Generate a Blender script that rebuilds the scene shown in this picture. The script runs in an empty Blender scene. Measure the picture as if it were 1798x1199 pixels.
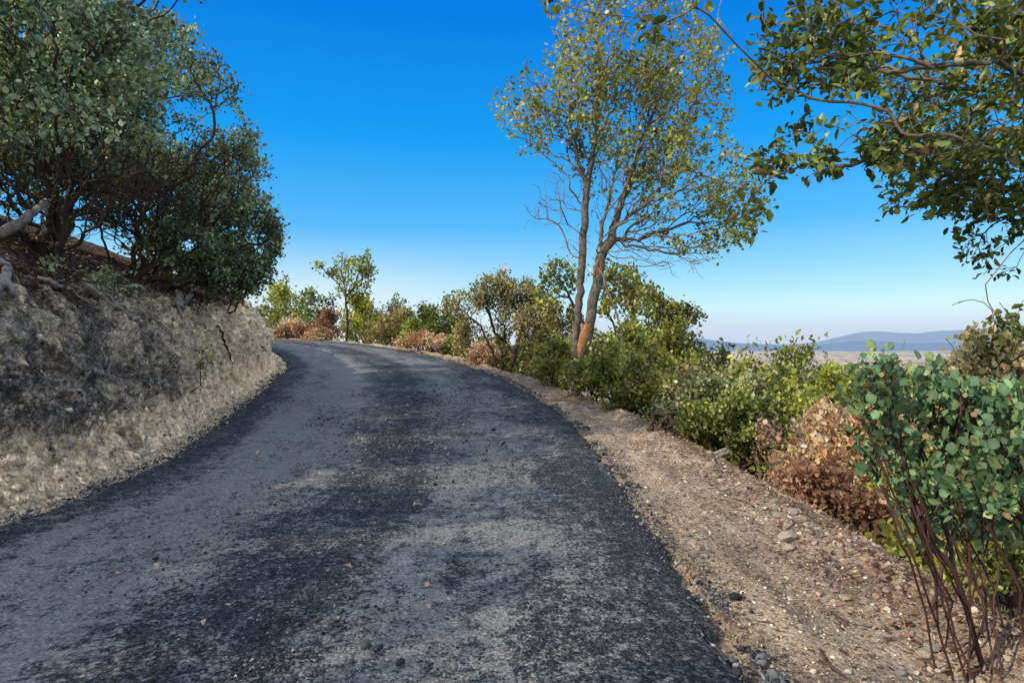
import bpy, math, random
import numpy as np
from mathutils import Vector

random.seed(7)
RNG = np.random.default_rng(11)
scene = bpy.context.scene
COL = scene.collection
R = math.radians

# ------------------------------------------------------------------ helpers
def put(o, parent=None):
    COL.objects.link(o)
    if parent is not None:
        o.parent = parent
    return o

def tag(o, label=None, cat=None, group=None, kind=None):
    if label: o['label'] = label
    if cat: o['category'] = cat
    if group: o['group'] = group
    if kind: o['kind'] = kind
    return o

def empty(name, loc, label, cat, group=None):
    o = bpy.data.objects.new(name, None)
    o.empty_display_size = 0.2
    o.location = loc
    put(o)
    return tag(o, label, cat, group)

def mesh_obj(name, V, F, mat, parent=None, cols=None, smooth=False, uv=None, attrs=None):
    """F: int array (n,k) or list of such arrays."""
    if not isinstance(F, (list, tuple)):
        F = [F]
    F = [np.asarray(f, dtype=np.int32) for f in F if len(f)]
    V = np.asarray(V, dtype=np.float32)
    me = bpy.data.meshes.new(name)
    me.vertices.add(len(V))
    me.vertices.foreach_set('co', V.ravel())
    loops = np.concatenate([f.ravel() for f in F])
    tot = np.concatenate([np.full(len(f), f.shape[1], dtype=np.int32) for f in F])
    start = np.concatenate([[0], np.cumsum(tot)[:-1]]).astype(np.int32)
    me.loops.add(len(loops)); me.loops.foreach_set('vertex_index', loops)
    me.polygons.add(len(tot))
    me.polygons.foreach_set('loop_start', start)
    me.polygons.foreach_set('loop_total', tot)
    if smooth:
        me.polygons.foreach_set('use_smooth', np.ones(len(tot), dtype=bool))
    me.update(calc_edges=True)
    if cols is not None:
        a = me.attributes.new('Col', 'FLOAT_COLOR', 'POINT')
        c = np.ones((len(V), 4), dtype=np.float32); c[:, :3] = cols
        a.data.foreach_set('color', c.ravel())
    if attrs:
        for k, v in attrs.items():
            a = me.attributes.new(k, 'FLOAT', 'POINT')
            a.data.foreach_set('value', np.asarray(v, dtype=np.float32))
    if uv is not None:
        l = me.uv_layers.new(name='UVMap')
        l.data.foreach_set('uv', np.asarray(uv, dtype=np.float32)[loops].ravel())
    me.materials.append(mat)
    o = bpy.data.objects.new(name, me)
    return put(o, parent)

def _hash(ix, iy, iz, seed):
    h = (ix * 374761393 + iy * 668265263 + iz * 2147483647 + seed * 974711) & 0xFFFFFFFF
    h = ((h ^ (h >> 13)) * 1274126177) & 0xFFFFFFFF
    h = ((h ^ (h >> 16)) * 2246822519) & 0xFFFFFFFF
    return ((h ^ (h >> 15)) & 0xFFFFFF) / float(0xFFFFFF)

def vnoise(P, seed=0):
    P = np.asarray(P, dtype=np.float64)
    I = np.floor(P).astype(np.int64); f = P - I
    u = f * f * (3 - 2 * f)
    out = np.zeros(len(P))
    for dx in (0, 1):
        wx = u[:, 0] if dx else 1 - u[:, 0]
        for dy in (0, 1):
            wy = u[:, 1] if dy else 1 - u[:, 1]
            for dz in (0, 1):
                wz = u[:, 2] if dz else 1 - u[:, 2]
                out += wx * wy * wz * _hash(I[:, 0] + dx, I[:, 1] + dy, I[:, 2] + dz, seed)
    return out * 2 - 1

def fbm(P, scale=1.0, octv=4, seed=0, gain=0.5):
    P = np.asarray(P, dtype=np.float64) * scale
    a, s, tot = 1.0, np.zeros(len(P)), 0
    for o in range(octv):
        s += a * vnoise(P * (2.03 ** o) + 17.3 * o, seed + o); tot += a; a *= gain
    return s / tot

def worley(P, scale, seed=0):
    """cellular noise: distance to the nearest cell point, second minus first distance, and the cell's random value"""
    P = np.asarray(P, dtype=np.float64) * scale
    I = np.floor(P).astype(np.int64)
    f1 = np.full(len(P), 9.0); f2 = f1.copy(); cid = np.zeros(len(P))
    for dx in (-1, 0, 1):
        for dy in (-1, 0, 1):
            for dz in (-1, 0, 1):
                J = I + np.array([dx, dy, dz])
                h = [_hash(J[:, 0], J[:, 1], J[:, 2], seed + q) for q in range(4)]
                d = np.linalg.norm(J + np.stack(h[:3], 1) - P, axis=1)
                c = d < f1
                f2 = np.where(c, f1, np.minimum(f2, d)); cid = np.where(c, h[3], cid); f1 = np.where(c, d, f1)
    return f1, f2 - f1, cid

def unit(v):
    return v / np.maximum(np.linalg.norm(v, axis=-1, keepdims=True), 1e-9)

# ------------------------------------------------------------------ node helpers
class NT:
    def __init__(self, name):
        self.m = bpy.data.materials.new(name); self.m.use_nodes = True
        self.t = self.m.node_tree; self.t.nodes.clear()
        self.out = self.n('ShaderNodeOutputMaterial')
    def n(self, typ, **kw):
        nd = self.t.nodes.new(typ)
        for k, v in kw.items():
            if k.startswith('i_'):
                key = k[2:]
                key = int(key) if key.isdigit() else key.replace('_', ' ')
                self.set(nd, key, v)
            else:
                setattr(nd, k, v)
        return nd
    def set(self, nd, key, v):
        if isinstance(v, bpy.types.NodeSocket):
            self.t.links.new(v, nd.inputs[key])
        else:
            s = nd.inputs[key]
            if hasattr(s.default_value, '__len__') and len(s.default_value) == 4 and len(v) == 3:
                v = (*v, 1)
            s.default_value = v
    def noise(self, vec, scale, detail=4, rough=0.6, dist=0.0):
        nd = self.n('ShaderNodeTexNoise', i_Vector=vec, i_Scale=scale, i_Detail=detail, i_Roughness=rough, i_Distortion=dist)
        return nd.outputs['Fac']
    def voro(self, vec, scale, feature='F1', out='Distance'):
        nd = self.n('ShaderNodeTexVoronoi', feature=feature, i_Vector=vec, i_Scale=scale)
        return nd.outputs[out]
    def ramp(self, fac, stops, interp='LINEAR'):
        nd = self.n('ShaderNodeValToRGB', i_Fac=fac)
        cr = nd.color_ramp; cr.interpolation = interp
        while len(cr.elements) < len(stops): cr.elements.new(0.5)
        for e, (p, c) in zip(cr.elements, stops):
            e.position = p
            e.color = (c, c, c, 1) if isinstance(c, (int, float)) else (*c, 1)
        return nd.outputs['Color']
    def mix(self, fac, a, b, mode='MIX'):
        nd = self.n('ShaderNodeMix', data_type='RGBA', blend_type=mode)
        self.set(nd, 0, fac); self.set(nd, 6, a); self.set(nd, 7, b)
        return nd.outputs[2]
    def math(self, op, a, b=0.0, clamp=False):
        nd = self.n('ShaderNodeMath', operation=op, use_clamp=clamp)
        self.set(nd, 0, a); self.set(nd, 1, b)
        return nd.outputs[0]
    def bump(self, h, strength=0.5, dist=0.02, normal=None):
        nd = self.n('ShaderNodeBump', i_Height=h, i_Strength=strength, i_Distance=dist)
        if normal is not None: self.set(nd, 'Normal', normal)
        return nd.outputs[0]
    def attr(self, name, out='Color'):
        return self.n('ShaderNodeAttribute', attribute_name=name).outputs[out]
    def pos(self):
        return self.n('ShaderNodeNewGeometry').outputs['Position']
    def bsdf(self, color, rough=0.8, spec=0.3, normal=None):
        nd = self.n('ShaderNodeBsdfPrincipled')
        self.set(nd, 'Base Color', color); self.set(nd, 'Roughness', rough)
        self.set(nd, 'Specular IOR Level', spec)
        if normal is not None: self.set(nd, 'Normal', normal)
        return nd.outputs[0]
    def done(self, sh):
        self.t.links.new(sh, self.out.inputs['Surface']); return self.m

def leaf_material(name, rough=0.45, spec=0.35, trans=0.35, tint=(1.25, 1.2, 0.55)):
    k = NT(name)
    c = k.attr('Col')
    p = k.pos()
    c = k.mix(k.math('MULTIPLY', k.noise(p, 90, 2), 0.35), c, (0.02, 0.03, 0.01))
    b = k.bsdf(c, rough, spec)
    tc = k.mix(1.0, c, tint, 'MULTIPLY')
    t = k.n('ShaderNodeBsdfTranslucent', i_Color=tc).outputs[0]
    mx = k.n('ShaderNodeMixShader', i_0=trans)
    k.set(mx, 1, b); k.set(mx, 2, t)
    return k.done(mx.outputs[0])

def bark_material(name, c1, c2, scale=8, stretch=(1, 1, 0.25), rough=0.85, bump=0.5, bdist=0.02, spec=0.2):
    k = NT(name)
    co = k.n('ShaderNodeTexCoord').outputs['Object']
    mp = k.n('ShaderNodeMapping', i_Vector=co, i_Scale=stretch).outputs[0]
    n = k.noise(mp, scale, 6, 0.65, 0.4)
    n2 = k.noise(co, scale * 0.35, 3)
    f = k.ramp(n, [(0.32, 0.0), (0.68, 1.0)])
    c = k.mix(f, c1, c2)
    c = k.mix(k.ramp(n2, [(0.45, 0.0), (0.7, 0.6)]), c, tuple(x * 0.45 for x in c1))
    return k.done(k.bsdf(c, rough, spec, k.bump(n, bump, bdist)))

# ------------------------------------------------------------------ camera
CAMZ, FPX = 1.6, 1099.0
cam = bpy.data.cameras.new('camera'); cam_o = put(bpy.data.objects.new('camera', cam))
cam.sensor_width = 36; cam.lens = 36 * FPX / 1798.0
cam.clip_start = 0.05; cam.clip_end = 60000
cam_o.location = (0, 0, CAMZ); cam_o.rotation_euler = (R(90), 0, 0)
scene.camera = cam_o

def W(px, py, d):
    """world point seen at photo pixel (px,py) at depth d"""
    return np.array([(px - 899.0) / FPX * d, d, CAMZ - (py - 599.5) / FPX * d])

# ------------------------------------------------------------------ the road's path (its right edge) and the terrain round it
_hs = np.array([-60, -20, 0, 3, 8, 13.8, 20, 28.6, 38.3, 45.6, 60, 80, 120.])
_hd = np.radians([2, 1, -0.5, -0.5, 2.5, 9.6, 15, 26, 39, 54, 78, 100, 120.])
DS = 0.1
S_ = np.arange(-30, 110, DS)
H_ = np.interp(S_, _hs, _hd)
ker = np.ones(41) / 41
H_ = np.convolve(np.pad(H_, 20, mode='edge'), ker, 'valid')
i0 = int(round(30 / DS))
X_ = np.cumsum(-np.sin(H_) * DS); Y_ = np.cumsum(np.cos(H_) * DS)
X_ += 1.19 - X_[i0]; Y_ += 2.9 - Y_[i0]
_zs = [-60, 0, 5, 10.6, 17, 23.2, 34.4, 42, 49, 58, 75, 110]
_zv = [-0.4, 0, 0.01, 0.12, 0.33, 0.56, 1.18, 1.55, 1.74, 1.80, 1.6, 0.6]
Z_ = np.interp(S_, _zs, _zv); Z_ = np.convolve(np.pad(Z_, 20, mode='edge'), ker, 'valid')

def path(s):
    x = np.interp(s, S_, X_); y = np.interp(s, S_, Y_); h = np.interp(s, S_, H_); z = np.interp(s, S_, Z_)
    return x, y, z, np.cos(h), np.sin(h)          # right normal = (cos h, sin h)

def roadw(s):
    return np.interp(s, [-30, 0, 5, 10.6, 18, 35, 110], [5.5, 5.47, 5.65, 6.7, 7.1, 6.9, 6.5])
def toe(s):
    return -roadw(s) - 0.40
def shoulder_w(s):
    return np.interp(s, [-30, 0, 8, 18, 40, 110], [1.5, 1.38, 1.35, 0.75, 0.5, 0.5])

_bt = -np.array([0, .08, .20, .32, .46, .60, .78, 1.02, 1.4, 2.2, 4, 7, 11, 18, 25])   # left of the toe
_bz = np.array([-.02, .06, .26, .58, 1.0, 1.42, 1.85, 2.18, 2.46, 2.85, 3.55, 4.6, 5.7, 6.6, 6.5])
_rt = np.array([0, .4, 1.2, 3, 7, 14, 28, 60, 120, 220, 330])                            # right of the shoulder
_rz = np.array([0, -.08, -.5, -1.3, -2.9, -5.4, -10.5, -23, -50, -86, -119])
def terrain(s, t):
    _, _, z, _, _ = path(s)
    w = shoulder_w(s)
    out = np.where(t < toe(s), np.interp(-(t - toe(s)), -_bt, _bz), np.interp(t - w, _rt, _rz))
    return z + out

def to_st(x, y):
    d = (X_ - x) ** 2 + (Y_ - y) ** 2
    i = int(np.argmin(d))
    t = (x - X_[i]) * math.cos(H_[i]) + (y - Y_[i]) * math.sin(H_[i])
    return S_[i], t

def ground_z(x, y):
    s, t = to_st(x, y)
    return float(terrain(np.array([s]), np.array([t]))[0])

def on_ground(px, d, dz=-0.05):
    x = (px - 899.0) / FPX * d
    return np.array([x, d, ground_z(x, d) + dz])

def loft(ss, ts, t0=None):
    """grid of plan points; returns s,t flattened, xy, quads"""
    Sg, Tg = np.meshgrid(ss, ts, indexing='ij')
    s, t = Sg.ravel(), Tg.ravel()
    if t0 is not None: t = t + t0(s)
    x, y, z, nx, ny = path(s)
    a, b = len(ss), len(ts)
    idx = np.arange(a * b).reshape(a, b)
    F = np.stack([idx[:-1, :-1].ravel(), idx[:-1, 1:].ravel(), idx[1:, 1:].ravel(), idx[1:, :-1].ravel()], 1)
    return s, t, x + t * nx, y + t * ny, z, F

def grid_normals(V, a, b):
    G = V.reshape(a, b, 3)
    du = np.gradient(G, axis=0); dv = np.gradient(G, axis=1)
    n = np.cross(dv, du); n = unit(n)
    return n.reshape(-1, 3)

# ------------------------------------------------------------------ surface materials
def road_material():
    k = NT('asphalt_gravel')
    uv = k.n('ShaderNodeTexCoord').outputs['UV']
    sep = k.n('ShaderNodeSeparateXYZ', i_0=uv)
    p = k.pos()
    mp = k.n('ShaderNodeMapping', i_Vector=uv, i_Scale=(4.2, 0.2, 1)).outputs[0]
    mq = k.n('ShaderNodeMapping', i_Vector=uv, i_Scale=(2.2, 0.22, 1)).outputs[0]
    wob = k.noise(mq, 1.3, 5, 0.65)
    t = k.math('ADD', sep.outputs[0], k.math('MULTIPLY', k.math('SUBTRACT', wob, 0.5), 0.16))
    band = k.ramp(t, [(0.0, 0.08), (0.07, 0.15), (0.15, 0.72), (0.34, 0.86), (0.44, 0.24), (0.58, 0.17),
                      (0.66, 0.58), (0.80, 0.56), (0.88, 0.28), (1.0, 0.08)])
    patch = k.noise(mp, 1.9, 8, 0.74, 0.2)
    patch2 = k.noise(p, 9.0, 6, 0.75)
    f = k.math('ADD', band, k.math('MULTIPLY', k.math('SUBTRACT', patch, 0.5), 2.4))
    patch3 = k.noise(p, 34.0, 4, 0.75)
    f = k.math('ADD', f, k.math('MULTIPLY', k.math('SUBTRACT', patch2, 0.5), 2.6))
    f = k.math('ADD', f, k.math('MULTIPLY', k.math('SUBTRACT', patch3, 0.5), 2.6))
    f = k.ramp(f, [(0.18, 0.0), (0.72, 1.0)])
    st = k.n('ShaderNodeTexVoronoi', feature='F1', i_Vector=p, i_Scale=70.0)
    st2 = k.n('ShaderNodeTexVoronoi', feature='F1', i_Vector=p, i_Scale=33.0)
    sv = k.n('ShaderNodeSeparateColor', i_0=st.outputs['Color']).outputs[0]
    sv2 = k.n('ShaderNodeSeparateColor', i_0=st2.outputs['Color']).outputs[1]
    agg = k.ramp(sv, [(0.0, (0.012, 0.013, 0.015)), (0.55, (0.04, 0.044, 0.052)), (0.85, (0.16, 0.17, 0.19)), (1.0, (0.30, 0.29, 0.27))])
    agg2 = k.ramp(sv2, [(0.0, (0.014, 0.015, 0.017)), (0.7, (0.06, 0.06, 0.065)), (1.0, (0.20, 0.20, 0.20))])
    dark = k.mix(1.0, k.mix(0.45, agg, agg2), (0.56, 0.62, 0.70), 'MULTIPLY')
    dust = k.mix(k.noise(p, 2.0, 4), (0.175, 0.177, 0.182), (0.285, 0.272, 0.258))
    dust = k.mix(0.5, dust, k.ramp(sv, [(0.0, (0.04, 0.045, 0.05)), (0.8, (0.20, 0.21, 0.22)), (1.0, (0.42, 0.41, 0.39))]))
    c = k.mix(k.math('MULTIPLY', f, 0.78), dark, dust)
    h = k.math('ADD', k.math('MULTIPLY', st.outputs['Distance'], -0.6), k.math('MULTIPLY', st2.outputs['Distance'], -0.8))
    h = k.math('ADD', h, k.math('ADD', k.math('MULTIPLY', patch2, 1.2), k.math('MULTIPLY', patch3, 0.9)))
    hs = k.math('SUBTRACT', 1.0, k.math('MULTIPLY', f, 0.7))
    nd = k.n('ShaderNodeBump', i_Height=h, i_Strength=hs, i_Distance=0.05)
    return k.done(k.bsdf(c, 0.9, 0.25, nd.outputs[0]))

def dirt_material():
    k = NT('dirt_shoulder')
    p = k.pos()
    n1 = k.noise(p, 1.4, 6, 0.65); n2 = k.noise(p, 14, 6, 0.75); n3 = k.noise(p, 60, 3, 0.7)
    c = k.mix(k.ramp(n1, [(0.35, 0), (0.65, 1)]), (0.27, 0.19, 0.12), (0.44, 0.365, 0.285))
    c = k.mix(k.ramp(n2, [(0.38, 0.9), (0.48, 0)]), c, (0.085, 0.06, 0.042))
    c = k.mix(k.ramp(n3, [(0.55, 0), (0.64, 0.85)]), c, (0.56, 0.50, 0.42))
    c = k.mix(k.ramp(n3, [(0.36, 0.8), (0.45, 0)]), c, (0.10, 0.075, 0.055))
    v = k.n('ShaderNodeTexVoronoi', feature='F1', i_Vector=p, i_Scale=38.0)
    sv = k.n('ShaderNodeSeparateColor', i_0=v.outputs['Color']).outputs[0]
    c = k.mix(k.ramp(sv, [(0.80, 0), (0.95, 0.7)]), c, (0.47, 0.43, 0.38))
    c = k.mix(k.ramp(sv, [(0.05, 0.75), (0.2, 0.0)]), c, (0.05, 0.037, 0.028))
    c = k.mix(1.0, c, (0.98, 0.96, 0.96), 'MULTIPLY')
    rut = k.noise(k.n('ShaderNodeMapping', i_Vector=p, i_Scale=(1.5, 0.35, 1)).outputs[0], 2.2, 5, 0.7)
    c = k.mix(1.0, c, k.mix(k.ramp(rut, [(0.38, 0), (0.62, 1)]), (0.62, 0.60, 0.60), (1.25, 1.22, 1.18)), 'MULTIPLY')
    h = k.math('ADD', k.math('MULTIPLY', n2, 1.6), k.math('MULTIPLY', v.outputs['Distance'], -0.5))
    h = k.math('ADD', h, k.math('MULTIPLY', n3, 0.5))
    return k.done(k.bsdf(c, 0.95, 0.15, k.bump(h, 0.9, 0.03)))

def bank_material():
    k = NT('bank_rock_and_litter')
    p = k.pos()
    dark = k.attr('dark', 'Fac'); litter = k.attr('litter', 'Fac'); pale = k.attr('pale', 'Fac')
    n1 = k.noise(p, 2.2, 7, 0.7); n2 = k.noise(p, 9, 8, 0.78); n3 = k.noise(p, 38, 5, 0.75); n4 = k.noise(p, 5.0, 9, 0.8, 0.6)
    rock = k.mix(k.ramp(n2, [(0.40, 0), (0.60, 1)]), (0.17, 0.145, 0.115), (0.46, 0.41, 0.34))
    rock = k.mix(k.ramp(n3, [(0.52, 0), (0.64, 0.8)]), rock, (0.62, 0.56, 0.46))
    rock = k.mix(k.ramp(n3, [(0.36, 0.85), (0.46, 0)]), rock, (0.07, 0.055, 0.042))
    rock = k.mix(k.math('MULTIPLY', pale, 0.72), rock, k.mix(k.ramp(n3, [(0.42, 0), (0.58, 1)]), (0.33, 0.27, 0.20), (0.62, 0.54, 0.43)))
    rock = k.mix(k.ramp(n4, [(0.34, 0.6), (0.42, 0)]), rock, (0.09, 0.07, 0.052))
    black = k.mix(k.ramp(n3, [(0.42, 0), (0.62, 1)]), (0.012, 0.012, 0.013), (0.12, 0.12, 0.125))
    black = k.mix(k.ramp(n2, [(0.56, 0), (0.66, 0.8)]), black, (0.27, 0.25, 0.225))
    df = k.math('ADD', dark, k.math('MULTIPLY', k.math('SUBTRACT', n2, 0.5), 3.2))
    df = k.math('ADD', df, k.math('MULTIPLY', k.math('SUBTRACT', n1, 0.5), 2.6))
    df = k.ramp(df, [(0.32, 0), (0.70, 0.92)])
    c = k.mix(df, rock, black)
    v = k.n('ShaderNodeTexVoronoi', feature='F1', i_Vector=p, i_Scale=26.0)
    sv = k.n('ShaderNodeSeparateColor', i_0=v.outputs['Color'])
    lit = k.ramp(sv.outputs[0], [(0, (0.03, 0.02, 0.016)), (0.5, (0.12, 0.075, 0.055)), (0.85, (0.25, 0.17, 0.125)), (1, (0.45, 0.36, 0.29))])
    lit = k.mix(k.ramp(n2, [(0.42, 0.8), (0.52, 0)]), lit, (0.035, 0.024, 0.019))
    lf = k.ramp(k.math('ADD', litter, k.math('MULTIPLY', k.math('SUBTRACT', n2, 0.5), 1.8)), [(0.38, 0), (0.62, 1)])
    for sc_, lo in ((11.0, 0.68), (30.0, 0.7)):            # rubble: every embedded stone its own tone
        vv = k.n('ShaderNodeTexVoronoi', feature='F1', i_Vector=k.n('ShaderNodeVectorMath', operation='ADD', i_0=p, i_1=k.n('ShaderNodeVectorMath', operation='SCALE', i_0=k.n('ShaderNodeTexNoise', i_Vector=p, i_Scale=9.0).outputs['Color'], i_Scale=0.10).outputs[0]).outputs[0], i_Scale=sc_)
        tone = k.n('ShaderNodeSeparateColor', i_0=vv.outputs['Color']).outputs[0]
        c = k.mix(1.0, c, k.ramp(tone, [(0.0, lo), (0.6, 1.0), (0.88, 1.1), (1.0, 1.5)]), 'MULTIPLY')
        c = k.mix(1.0, c, k.ramp(vv.outputs['Distance'], [(0.5, 1.0), (0.8, 0.7)]), 'MULTIPLY')
    c = k.mix(pale, c, k.mix(1.0, c, (1.95, 1.75, 1.46), 'MULTIPLY'))
    c = k.mix(1.0, c, (3.1, 3.0, 2.85), 'MULTIPLY')
    c = k.mix(k.math('MULTIPLY', k.attr('crack', 'Fac'), 0.7), c, (0.05, 0.042, 0.036))
    c = k.mix(lf, c, lit)
    h = k.math('ADD', k.math('MULTIPLY', n2, 2.0), k.math('MULTIPLY', n3, 0.8))
    h = k.math('ADD', h, k.math('MULTIPLY', v.outputs['Distance'], -0.35))
    h = k.math('ADD', h, k.math('MULTIPLY', n4, 1.5))
    return k.done(k.bsdf(c, 0.95, 0.12, k.bump(h, 1.0, 0.13)))

def slope_material():
    k = NT('brushy_slope_ground')
    p = k.pos()
    n1 = k.noise(p, 0.35, 6, 0.7); n2 = k.noise(p, 12, 6, 0.75)
    c = k.mix(k.ramp(n2, [(0.38, 0), (0.62, 1)]), (0.06, 0.042, 0.03), (0.24, 0.18, 0.115))
    c = k.mix(k.ramp(n1, [(0.42, 0), (0.6, 0.75)]), c, (0.10, 0.10, 0.04))
    return k.done(k.bsdf(c, 0.95, 0.1, k.bump(n2, 1.0, 0.08)))

M = {}
M['road'] = road_material(); M['dirt'] = dirt_material(); M['bank'] = bank_material(); M['slope'] = slope_material()
M['leaf_matte'] = leaf_material('manzanita_leaf', 0.5, 0.25, 0.22, (1.3, 1.15, 0.5))
M['leaf_oak'] = leaf_material('oak_leaf', 0.38, 0.4, 0.32, (1.45, 1.3, 0.4))
M['leaf_dry'] = leaf_material('dry_leaf', 0.7, 0.15, 0.35, (1.2, 1.0, 0.8))
M['bark_red'] = bark_material('manzanita_bark', (0.028, 0.014, 0.013), (0.095, 0.04, 0.033), 9, rough=0.6, spec=0.35)
M['bark_dark'] = bark_material('dark_bark', (0.025, 0.018, 0.015), (0.085, 0.06, 0.048), 9)
M['bark_oak'] = bark_material('oak_bark', (0.035, 0.031, 0.027), (0.215, 0.195, 0.165), 22, bump=0.8, bdist=0.03)
M['bark_twig'] = bark_material('pale_twig_bark', (0.11, 0.088, 0.068), (0.28, 0.235, 0.185), 18)
M['deadwood'] = bark_material('weathered_deadwood', (0.11, 0.095, 0.085), (0.36, 0.33, 0.30), 16, (1, 1, 0.12), bump=0.9, bdist=0.02)
M['deadred'] = bark_material('weathered_red_wood', (0.06, 0.035, 0.03), (0.21, 0.15, 0.125), 14, (1, 1, 0.15), bump=0.9, bdist=0.02)
M['splinter'] = bark_material('fresh_splintered_wood', (0.20, 0.085, 0.035), (0.40, 0.235, 0.11), 30, (1, 1, 0.08), bump=1.0, bdist=0.02)
M['stone'] = bark_material('pale_stone', (0.24, 0.19, 0.14), (0.46, 0.41, 0.34), 10, (1, 1, 1), rough=0.9, bump=0.6, bdist=0.015)
M['stone_grey'] = bark_material('grey_stone', (0.17, 0.155, 0.14), (0.36, 0.34, 0.31), 12, (1, 1, 1), rough=0.9, bump=0.6, bdist=0.015)
k = NT('vertex_tinted_grit'); M['grit'] = k.done(k.bsdf(k.attr('Col'), 0.9, 0.2))

# ------------------------------------------------------------------ road, bank, shoulder, slope
def nonuni(a, b, near, far, knee):
    out = [a]
    while out[-1] < b:
        x = out[-1]
        st = near if -4 < x < knee else near + (far - near) * min(1, max(abs(x - knee) / 25 if x > knee else abs(x + 4) / 6, 0))
        out.append(x + max(st, near))
    return np.array(out)

def edge_jit(s, seed):
    q = np.stack([s, np.zeros_like(s), np.full_like(s, seed * 3.1)], 1)
    return 0.13 * fbm(q, 0.9, 3, seed) + 0.13 * fbm(q, 5, 4, seed + 5)

ss = nonuni(-14, 80, 0.07, 0.5, 16)
tf = np.linspace(0, 1, 90)
Sg, Tf = np.meshgrid(ss, tf, indexing='ij'); s = Sg.ravel(); tt = Tf.ravel()
tl = -roadw(s) + edge_jit(s, 3) - 0.05; tr = edge_jit(s, 9)
t = tl + (tr - tl) * tt
x, y, z, nx, ny = path(s)
px_, py_ = x + t * nx, y + t * ny
q = np.stack([px_, py_, np.zeros_like(px_)], 1)
edge = np.clip(np.minimum(tt, 1 - tt) * 6.0 / 0.16, 0, 1)
zz = z + 0.05 * edge ** 0.6 - 0.012 * (1 - edge) + 0.012 * fbm(q, 1.3, 3, 2) + 0.012 * fbm(q, 9, 3, 4) * (0.4 + 0.6 * (np.abs(tt - 0.51) < 0.09))
zz -= 0.03 * np.exp(-((tt - 0.25) / 0.1) ** 2) + 0.025 * np.exp(-((tt - 0.73) / 0.09) ** 2)
a, b = len(ss), len(tf); idx = np.arange(a * b).reshape(a, b)
F = np.stack([idx[:-1, :-1].ravel(), idx[:-1, 1:].ravel(), idx[1:, 1:].ravel(), idx[1:, :-1].ravel()], 1)
road = mesh_obj('road', np.stack([px_, py_, zz], 1), F, M['road'], smooth=True, uv=np.stack([tt, s], 1))
tag(road, 'dark gravelly asphalt road curving uphill to the left', 'road', kind='structure')

# shoulder (also runs under the road edge)
ss = nonuni(-14, 80, 0.06, 0.5, 14)
tf = np.linspace(-0.35, 1.25, 64)
Sg, Tf = np.meshgrid(ss, tf, indexing='ij'); s = Sg.ravel(); tt = Tf.ravel()
t = tt * shoulder_w(s)
x, y, z, nx, ny = path(s)
px_, py_ = x + t * nx, y + t * ny
q = np.stack([px_, py_, np.zeros_like(px_)], 1)
w = shoulder_w(s)
zz = z + np.interp(t - w, _rt, _rz) + 0.008
am = np.clip(t / 0.3, 0, 1)
zz += am * (0.05 * fbm(q, 0.9, 4, 21) + 0.03 * fbm(q, 5, 4, 22) + 0.012 * fbm(q, 22, 2, 23))
zz += am * 0.05 * fbm(np.stack([t * 2.2, s * 0.35, 0 * s], 1), 1.0, 3, 27)
zz += 0.10 * np.exp(-((tt - 0.95) / 0.16) ** 2) * (0.6 + fbm(q, 1.5, 2, 25))
zz -= 0.05 * (t < 0.02)
a, b = len(ss), len(tf); idx = np.arange(a * b).reshape(a, b)
F = np.stack([idx[:-1, :-1].ravel(), idx[:-1, 1:].ravel(), idx[1:, 1:].ravel(), idx[1:, :-1].ravel()], 1)
V_SH, F_SH = np.stack([px_, py_, zz], 1), F
sh = mesh_obj('road_shoulder', V_SH, F, M['dirt'], smooth=True)
tag(sh, 'bare tan dirt shoulder with stones beside the road', 'shoulder', kind='structure')

# bank and the littered hillside above it
ss = nonuni(-12, 62, 0.055, 0.4, 20)
bt = np.concatenate([np.linspace(0.5, 0, 9)[:-1], -np.linspace(0, 1.3, 80), -np.linspace(1.34, 3.5, 44), -np.geomspace(3.6, 25, 30)])
s, t, px_, py_, z, F = loft(ss, bt, toe)
F = F[:, ::-1]
bz = np.interp(-(t - toe(s)), -_bt, _bz)
hs = 1 + 0.10 * fbm(np.stack([s, 0 * s, 0 * s], 1), 0.16, 2, 31)
V = np.stack([px_, py_, z + np.where(t < toe(s), bz * hs, -0.02)], 1)
N = grid_normals(V, len(ss), len(bt))
N *= np.sign(N[:, 2:3] + 1e-6)
face = np.clip(np.interp(-(t - toe(s)), [0, .15, .4, 1.0, 1.8, 4], [0.1, .35, 1, 1, .45, .5]), 0, 1)
Q = V * np.array([1, 1, 0.75])
disp = 0.34 * fbm(Q, 0.6, 3, 41) + 0.14 * np.abs(fbm(Q, 2.2, 4, 45)) + 0.08 * fbm(Q, 7, 4, 51) - 0.08 * np.maximum(0, fbm(Q, 3.1, 3, 57))
flute = fbm(V * np.array([1.6, 1.6, 0.3]), 1.5, 3, 47)
disp += 0.16 * flute
lump = np.maximum(vnoise(V * 9.5, 63), 0) ** 2 * 0.08
disp += lump
Qw = V + 0.12 * np.stack([fbm(V, 2, 2, 201), fbm(V, 2, 2, 202), fbm(V, 2, 2, 203)], 1)
w1, e1, c1 = worley(Qw * np.array([1, 1, 0.8]), 2.1, 5)
w2, e2, c2 = worley(Qw, 5.2, 6)
w3, e3, c3 = worley(Qw, 12.0, 7)
crag = 0.20 * (c1 - 0.5) + 0.11 * (c2 - 0.5) + 0.05 * (c3 - 0.5) - 0.05 * np.exp(-e1 / 0.03) * (c2 > .5) - 0.02 * np.exp(-e2 / 0.05)
disp += crag * np.interp(V[:, 2] - z, [0, .3, 2.2, 3.0], [.5, 1, .8, .25])
V += N * (disp * face)[:, None]
toe_m = np.exp(-((t - toe(s) + 0.1) / 0.22) ** 2)
V[:, 2] += toe_m * (0.05 * fbm(Q, 4, 3, 71) + 0.02 + 0.03 * fbm(Q, 14, 2, 72))
hh = V[:, 2] - z
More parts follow.
